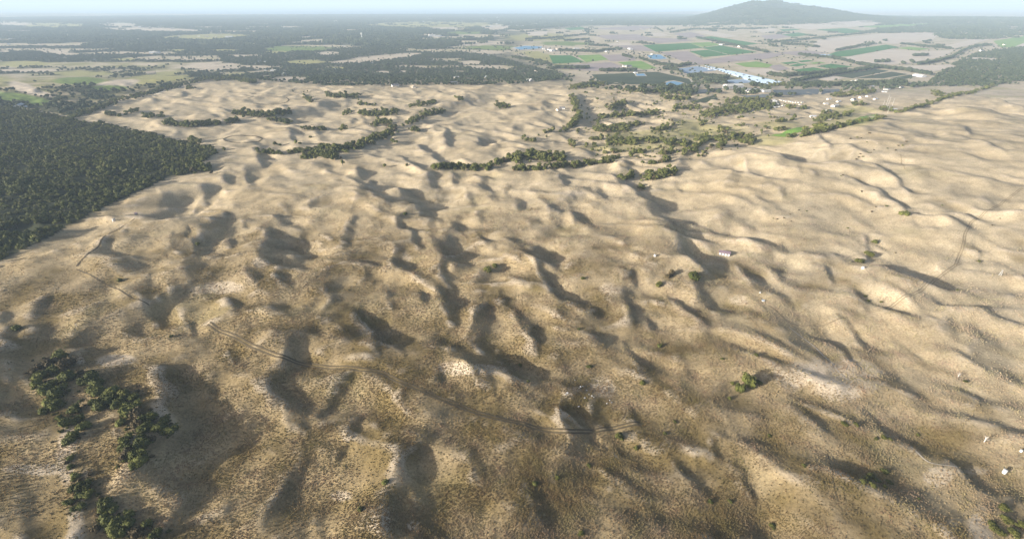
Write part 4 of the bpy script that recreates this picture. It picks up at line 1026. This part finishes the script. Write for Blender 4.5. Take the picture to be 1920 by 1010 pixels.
# ------------------------------------------------------------------ houses and sheds
def house_meshes(w, d, h, rh, wallm, roofm):
    a = MB(); hw, hd = w / 2, d / 2
    a.add([(-hw,-hd,-.6),(hw,-hd,-.6),(hw,hd,-.6),(-hw,hd,-.6),(-hw,-hd,h),(hw,-hd,h),(hw,hd,h),(-hw,hd,h),(-hw,0,h+rh),(hw,0,h+rh)],
          [(0,1,5,4),(2,3,7,6),(1,2,6,9,5),(3,0,4,8,7)])
    b = MB(); e = .5; th_ = .18; s_ = rh / hd
    for sg in (-1, 1):
        y0, z0 = sg * (hd + e), h - s_ * e
        q = [(-hw-e,y0,z0),(hw+e,y0,z0),(hw+e,0,h+rh),(-hw-e,0,h+rh)]
        q2 = [(x_, y_, z_ + th_) for x_, y_, z_ in q]
        b.add(q + q2, [(0,1,2,3),(4,5,6,7),(0,1,5,4),(1,2,6,5),(3,0,4,7)])
    wi = MB(); wi.box(-.6,.6,-.06,.06,-.5,.5)
    do = MB(); do.box(-.5,.5,-.06,.06,0,2.05)
    return a.mesh('wall', wallm), b.mesh('roof', roofm), wi.mesh('window', M['dark']), do.mesh('door', M['dark']), (w, d, h)
HM = [house_meshes(13, 8, 2.8, 1.9, M['cream'], M['tin']), house_meshes(15, 9, 3, 2.2, M['white'], M['darkroof']), house_meshes(12, 7.5, 2.8, 1.7, M['cream'], M['tin']),
      house_meshes(14, 9, 3, 2.0, M['cream'], M['tanroof']), house_meshes(24, 11, 4, 1.8, M['tin'], M['concrete'])]
def house(p, rz, hm, label, group, s=1, name='house', cat='house'):
    e = empty(name, (p[0], p[1], p[2] + .1), rz, s, label=label, cat=cat, group=group)
    wl, rf, wi, do, (w, d, h) = hm
    new('wall', wl, parent=e); new('roof', rf, parent=e)
    for sg in (-1, 1):
        for fx_ in (-.3, .3):
            o = new('window', wi, parent=e); o.location = (fx_ * w, sg * (d / 2 + .03), 1.55)
    o = new('door', do, parent=e); o.location = (0, -d / 2 - .03, 0)
    return e
HS = [(ZB([(430,722),(460,735)]) , 1, 'white house with outbuildings on the dune edge'),]
near_h = [((1554,187),2,'white gabled house beside dark trees below the eastern dunes','houses below the eastern dunes'),((1548,196),2,'white gabled house beside dark trees below the eastern dunes','houses below the eastern dunes'),
 ((1585,155),2,'pale shed in the grove beside the planted rows','sheds in the grove'),((1598,153),2,'pale shed in the grove beside the planted rows','sheds in the grove'),((1606,152),0,'pale shed in the grove beside the planted rows','sheds in the grove'),((1613,153),2,'pale shed in the grove beside the planted rows','sheds in the grove'),
 ((1565,200),4,'long pale shed on the bare yard below the eastern dunes','long sheds'),((1600,188),1,'dark roofed house on the scrubby slope','dark roofed houses on the slope'),((1553,209),1,'grey roofed house ringed by dark scrub','scrub ringed houses'),((1524,220),0,'tin roofed shed by the scrub lane','tin sheds by the lane'),
 ((1660,169),0,'tin roofed house above the radio masts','houses above the masts'),((1666,169),2,'tin roofed house above the radio masts','houses above the masts'),((1658,173),1,'tin roofed house above the radio masts','houses above the masts'),((1641,187),2,'small white shed on the grass by the masts','white sheds by the masts'),((1676,207),2,'small white shed on the grass by the masts','white sheds by the masts'),
 ((1628,182),3,'tan roofed house beside the pale lane','tan roofed houses'),((1615,184),3,'tan roofed house beside the pale lane','tan roofed houses'),((1572,192),0,'tin roofed house beside the pale lane','tin roofed houses'),((1590,178),3,'tan roofed house beside the pale lane','tan roofed houses'),((1635,163),0,'tin roofed house in the roadside trees','roadside houses'),((1690,165),1,'tin roofed house in the roadside trees','roadside houses'),((1715,163),3,'tin roofed house in the roadside trees','roadside houses'),
 ((1054,204),1,'grey shed beside the gully trees','gully sheds'),((1048,207),3,'grey shed beside the gully trees','gully sheds')]
for (a, b), t_, lab, g in near_h:
    house(on([a], [b])[0], random.uniform(-.5, .6), HM[t_], lab, g, .72)
for i, (a, b) in enumerate([(1462,188),(1466,189),(1471,190),(1475,191),(1480,191),(1484,192),(1488,193),(1493,193),(1498,193),(1504,193),(1457,202),(1462,201),(1468,199),(1474,198),(1480,197),(1500,197)]):
    house(on([a], [b])[0], .2 + random.uniform(-.2, .2), HM[2], 'small white cabin in the double row beside dark trees', 'white cabins in a double row', .42, 'cabin', 'cabin')
for i, (a, b) in enumerate([(1452,190),(1453,193),(1455,196),(1449,202)]):
    house(on([a], [b])[0], 1.4, HM[4], 'pale blue grey shed at the end of the cabin rows', 'sheds by the cabins', .6, 'shed', 'shed')
for i, (a, b) in enumerate(ZA([(1700,655),(1720,662),(1745,665),(1765,660),(1785,672),(1805,665),(1830,662),(1850,670),(1730,672)])):
    house(on([a], [b])[0], .4 + random.uniform(-.2, .2), HM[4] if i % 2 else HM[0], 'white farm shed in the yard beside grey netted beds', 'farm sheds in the yard', .8, 'farm_shed', 'shed')
house(on([1374], [166])[0], .25, HM[4], 'large flat white greenhouse beside the farm yard', None, 1.9, 'greenhouse', 'greenhouse')
# scattered dwellings of the plain and the shore town: single small meshes
def tiny(hm):
    mb = MB(); me = bpy.data.meshes.new('far_house')
    a, b = hm[0], hm[1]; vs = [v_.co[:] for v_ in a.vertices]; n_ = len(vs); fs = [tuple(p.vertices) for p in a.polygons]; na = len(fs)
    vs += [v_.co[:] for v_ in b.vertices]; fs += [tuple(i + n_ for i in p.vertices) for p in b.polygons]
    me.from_pydata(vs, [], fs); me.update(); me.materials.append(a.materials[0]); me.materials.append(b.materials[0])
    me.polygons.foreach_set('material_index', [0] * na + [1] * (len(fs) - na)); return me
TH_ = [tiny(h) for h in HM]
def far_house(u, v, label, group, s):
    P = on(u, v)
    for p in P:
        if p[2] < -40: continue
        o = bpy.data.objects.new('far_house', random.choice(TH_)); o.location = (p[0], p[1], p[2]); o.rotation_euler = (0, 0, random.choice((.3, 1.87)) + random.uniform(-.2, .2))
        sc_ = s * random.uniform(.6, 1.1); o.scale = (sc_, sc_, sc_); put(o, label=label, cat='house', group=group)
ZK = Z1(480, 0)
pp = ZK([(500,335),(640,340),(705,330),(855,465),(1015,630),(1440,612),(1430,605),(1270,568),(1680,570),(1150,640),(70,515),(130,520),(205,550),(570,510),(1460,570),(1700,410),(940,325),(30,450),(70,455),(600,300),(1330,305),(1290,265)]) + ZA([(170,528),(130,590),(170,595)])
far_house([a for a, b in pp], [b for a, b in pp], 'pale roofed house half hidden in the scrub woods behind the dunes', 'houses in the scrub woods', 1.15)
pp = Z1(0, 0)([(720,330),(885,325),(690,440),(1105,540),(1150,388),(1120,388),(170,780),(150,785),(190,790),(420,300),(330,245),(90,290),(60,330),(1250,245),(1480,180),(1240,130),(670,375)])
far_house([a for a, b in pp], [b for a, b in pp], 'pale building among the golf land and woods beyond the forest', 'buildings in the golf land', 1.5)
far_house(RNG.uniform(20, 480, 40), RNG.uniform(32, 75, 40), 'tiny pale house in the hazy western woods', 'houses in the western woods', 1.7)
far_house(RNG.uniform(480, 1230, 85), 33.5 + RNG.random(85) * 8, 'tiny pale house in the town along the bay shore', 'houses of the shore town', 2.0)
far_house(np.concatenate([RNG.uniform(760, 830, 16), RNG.uniform(915, 1030, 22)]), np.concatenate([RNG.uniform(64, 71, 16), RNG.uniform(42, 52, 22)]), 'small pale house in the estate beside the first fields', 'houses of the inland estate', 1.7)
pp = ZA([(820,488),(835,490),(850,488),(690,380),(720,380),(740,378),(470,360),(940,215),(960,220),(1000,222),(860,362),(1020,400),(900,535),(230,360),(250,370),(270,365),(290,375),(310,370),(330,365),(1440,515),(1660,345),(1525,330),(770,305)]) + ZB([(1460,495),(1500,500),(1520,515),(1555,375),(1720,330),(1100,560)])
far_house([a for a, b in pp], [b for a, b in pp], 'white farm building standing between the crop fields', 'farm buildings between fields', 1.5)

# ------------------------------------------------------------------ things on the dunes
def P1(u, v): return on([u], [v])[0]
# the shearing hut
p = P1(1358, 477)
zlow = min(float(ground(p[0] + a, p[1] + b)) for a in (-4, 0, 4) for b in (-3, 0, 3))
hut = empty('hut', (p[0], p[1], zlow + .15), -.42, 1, label='long low white hut with a maroon roof alone on the grass', cat='hut')
mb = MB(); mb.add([(-4,-2,-.4),(4,-2,-.4),(4,2,-.4),(-4,2,-.4),(-4,-2,2.3),(4,-2,2.3),(4,2,2.3),(-4,2,2.3),(-4,.3,3.4),(4,.3,3.4)], [(0,1,5,4),(2,3,7,6),(1,2,6,9,5),(3,0,4,8,7)])
new('wall', mb.mesh('hut_wall', M['white']), parent=hut)
mb = MB()
for y0, z0 in ((-2.5, 2.1), (2.5, 2.05)):
    q = [(-4.4, y0, z0), (4.4, y0, z0), (4.4, .3, 3.42), (-4.4, .3, 3.42)]; mb.add(q + [(a, b, c_ + .12) for a, b, c_ in q], [(0,1,2,3),(4,5,6,7),(0,1,5,4),(1,2,6,5),(3,0,4,7)])
new('roof', mb.mesh('hut_roof', M['redroof']), parent=hut)
for x_ in (-2.35, -.1, 2.1):
    mb = MB(); mb.box(-.32, .32, -.05, .05, 0, 1.7); o = new('door', mb.mesh('hut_door', M['dark']), parent=hut); o.location = (x_, -2.02, .1)
def tank(u, v, r, h, lab, grp=None):
    p = P1(u, v); e = empty('water_tank', (p[0], p[1], p[2]), .4, 1, label=lab, cat='water tank', group=grp)
    mb = MB(); mb.lathe([(0.001, -.3), (r, -.3), (r, h * .3), (r * 1.015, h * .33), (r, h * .36), (r, h * .63), (r * 1.015, h * .66), (r, h * .69), (r, h)], 22); new('body', mb.mesh('tank_body', M['white'], False), parent=e)
    mb = MB(); mb.lathe([(r * 1.05, h - .04), (r * 1.05, h + .06), (r * .2, h + r * .3), (.001, h + r * .3)], 22); lid = new('lid', mb.mesh('tank_lid', M['concrete']), parent=e)
    mb = MB(); mb.lathe([(r * .18, h + r * .3), (r * .18, h + r * .3 + .15), (.001, h + r * .3 + .15)], 10); new('hatch', mb.mesh('tank_hatch', M['dark']), parent=lid)
    mb = MB(); mb.tube([(r, 0, .3), (r + .5, 0, .25), (r + .6, 0, -.3)], [.06] * 3, 6); new('outlet_pipe', mb.mesh('tank_pipe', M['dark']), parent=e)
tank(1882, 886, .75, 2.0, 'squat white water tank on a bare mound casting a long shadow')
tank(1914, 846, .5, 1.1, 'small white tank with a dark top beside a shaded slope')
tank(214, 414, 1.3, 1.9, 'white tank beside the straight track near the forest')
tank(1618, 503, 1.0, 1.4, 'small pale tank at the foot of the shaded gully')
tank(1228, 480, 1.0, 1.3, 'small white tank on the pale crest of the ridge')
p = P1(256, 403); e = empty('pump_shed', (p[0], p[1], p[2]), .3, 1, label='tiny dark pump shed on the bare sandy knoll', cat='shed')
mb = MB(); mb.box(-1, 1, -.8, .8, -.4, 1.8); new('wall', mb.mesh('pump_shed_wall', M['darkroof']), parent=e)
mb = MB(); mb.add([(-1.2,-1,1.82),(1.2,-1,1.82),(1.2,1,2.3),(-1.2,1,2.3),(-1.2,-1,1.92),(1.2,-1,1.92),(1.2,1,2.4),(-1.2,1,2.4)], [(0,3,2,1),(4,5,6,7),(0,1,5,4),(1,2,6,5),(2,3,7,6),(3,0,4,7)]); new('roof', mb.mesh('pump_shed_roof', M['redroof']), parent=e)
def trough(u, v, lab, L=2.2):
    p = P1(u, v); e = empty('water_trough', (p[0], p[1], p[2] + .05), .3, 1, label=lab, cat='trough')
    mb = MB(); mb.lathe([(.001, 0), (L * .5, 0), (L * .5, .6), (L * .42, .6), (L * .4, .35), (.001, .35)], 18); new('basin', mb.mesh('basin', M['concrete']), parent=e)
    mb = MB(); mb.lathe([(L * .395, .5), (.001, .5)], 18); new('water', mb.mesh('trough_water', M['plastic']), parent=e)
trough(1431, 564, 'round concrete stock trough in the trampled patch'); trough(1425, 549, 'small white stock trough above the trampled patch', 1.3)
# stock hide on legs by the eastern scarp
p = P1(1875, 516); e = empty('windmill_stump', (p[0], p[1], p[2]), .5, 1, label='broken pale windmill frame on the eastern flat with a leaf shaped shadow', cat='windmill')
mb = MB()
for a, b in ((-.7,-.7),(.7,-.7),(.7,.7),(-.7,.7)):
    mb = MB(); mb.tube([(a, b, -.4), (a * .25, b * .25, 4.2)], [.09, .06], 5); new('leg', mb.mesh('windmill_leg', M['metal']), parent=e)
for z_, k in ((1.2, .5), (2.6, .35)):
    mb = MB(); mb.tube([(-k,-k,z_),(k,-k,z_),(k,k,z_),(-k,k,z_),(-k,-k,z_)], [.05] * 5, 4); new('brace', mb.mesh('windmill_brace', M['metal']), parent=e)
mb = MB(); mb.tube([(0, -.4, 4.3), (0, .9, 4.3)], [.12, .08], 6); hub = new('hub', mb.mesh('windmill_hub', M['metal']), parent=e)
for k in range(10):
    a = 2 * math.pi * k / 10; mb = MB(); c_, s_ = math.cos(a), math.sin(a)
    mb.add([(.25 * c_, -.25, 4.3 + .25 * s_), (1.25 * c_ - .22 * s_, -.3, 4.3 + 1.25 * s_ + .22 * c_), (1.25 * c_ + .22 * s_, -.2, 4.3 + 1.25 * s_ - .22 * c_)], [(0, 1, 2)]); new('blade', mb.mesh('windmill_blade', M['white']), parent=hub)
# dead trees
def dead_tree(u, v, s, lab):
    p = P1(u, v); rg = random.Random(u); e = empty('dead_tree', tuple(p), rg.random() * 6, s, label=lab, cat='dead tree')
    mb = MB(); mb.tube([(0, 0, -.3), (.05, 0, .8), (.0, .1, 1.7), (.15, .05, 2.6)], [.2, .16, .12, .05], 7); new('trunk', mb.mesh('dead_trunk', M['dead'], True), parent=e)
    for k in range(7):
        a = k * 2.4; z0 = .7 + .22 * k; l = 1.3 - .1 * k
        mb = MB(); mb.tube([(0, 0, z0), (l * .5 * math.cos(a), l * .5 * math.sin(a), z0 + .45), (l * math.cos(a + .3), l * math.sin(a + .3), z0 + 1.0)], [.08, .055, .02], 5); new('branch', mb.mesh('dead_branch', M['dead'], True), parent=e)
dead_tree(1845, 828, 1.3, 'bleached bare dead tree standing at the edge of shade'); dead_tree(144, 612, 1.0, 'grey bare dead tree on rolling brown dunes'); dead_tree(1796, 706, 1.0, 'thin pale dead tree on the eastern grass')
# limestone outcrop
def rock_mesh(seed):
    rg = np.random.default_rng(seed); us, ws = 9, 6; vs = []
    sh = rg.uniform(.6, 1.2, 3)
    for a in range(ws + 1):
        for c_ in range(us):
            t1, t2 = math.pi * a / ws, 2 * math.pi * c_ / us; r1 = 1 + (0 if a in (0, ws) else .22 * rg.normal())
            vs.append((r1 * math.sin(t1) * math.cos(t2) * sh[0], r1 * math.sin(t1) * math.sin(t2) * sh[1], r1 * math.cos(t1) * .55 * sh[2]))
    mb = MB(); mb.add(vs, [(a * us + c_, (a + 1) * us + c_, (a + 1) * us + (c_ + 1) % us, a * us + (c_ + 1) % us) for a in range(ws) for c_ in range(us)]); return mb.mesh('boulder', M['rock'])
RK = [rock_mesh(i) for i in range(5)]
for (a, b, r) in [(1064,736,3.2),(1060,738,2),(1088,725,3.2),(1093,724,2.2),(1086,728,2),(1096,746,2.6),(1110,742,2.6),(1113,745,2.2),(1146,754,3),(1143,750,1.8),(1085,762,2.8),(1110,759,2),(1131,735,1.8),(1104,739,1.6),(1078,712,1.6),(1138,756,1.6),(1100,731,1.4),(1120,721,1.4)]:
    p = P1(a, b); o = bpy.data.objects.new('boulder', random.choice(RK)); o.location = (p[0], p[1], p[2] + .05); s_ = r * mpp(p) * .8; o.scale = (s_, s_, s_); o.rotation_euler = (0, 0, random.random() * 6)
    put(o, label='white limestone boulder in the rocky patch above the track', cat='boulder', group='boulders of the limestone patch')
# radio masts
for (a, b, h_) in ((1659.5,203,26),(1662,206,24),(1672,200,16),(1654.5,202,14),(1664,212,12)):
    p = P1(a, b); e = empty('radio_mast', tuple(p), .3, 1, label='slender white radio mast rising from the trees among its fellows', cat='mast', group='radio masts')
    mb = MB(); mb.tube([(0, 0, -.5), (0, 0, h_ * .5), (0, 0, h_)], [.2, .16, .1], 6); new('pole', mb.mesh('mast_pole', M['white']), parent=e)
    for z_ in (h_ * .7, h_ * .85, h_ * .97):
        mb = MB(); mb.box(-1.1, 1.1, -.08, .08, z_ - .08, z_ + .08); new('cross_arm', mb.mesh('mast_arm', M['metal']), parent=e)
p = P1(679, 74); e = empty('water_tower', tuple(p), 0, 1, label='tall pale tower above the far western woods', cat='tower')
mb = MB(); mb.lathe([(3, -1), (2.4, 26), (5.5, 31), (5.5, 38), (.01, 40)], 14); new('tower_body', mb.mesh('tower_body', M['white'], False), parent=e)

# ------------------------------------------------------------------ haze
hz = MB(); B_ = 149000.0
hz.box(-B_, B_, -B_, B_, -62, 420)
hm = bpy.data.materials.new('haze'); hm.use_nodes = True; ht = hm.node_tree
for n_ in list(ht.nodes):
    if n_.type != 'OUTPUT_MATERIAL': ht.nodes.remove(n_)
pv = ht.nodes.new('ShaderNodeVolumePrincipled'); pv.inputs['Color'].default_value = (.66, .84, 1.0, 1); pv.inputs['Density'].default_value = 1.05e-4; pv.inputs['Anisotropy'].default_value = 0.0
ht.links.new(pv.outputs[0], [n_ for n_ in ht.nodes if n_.type == 'OUTPUT_MATERIAL'][0].inputs['Volume'])
new('haze', hz.mesh('haze', hm), kind='stuff', label='pale blue haze thickening over the far plain and bay')
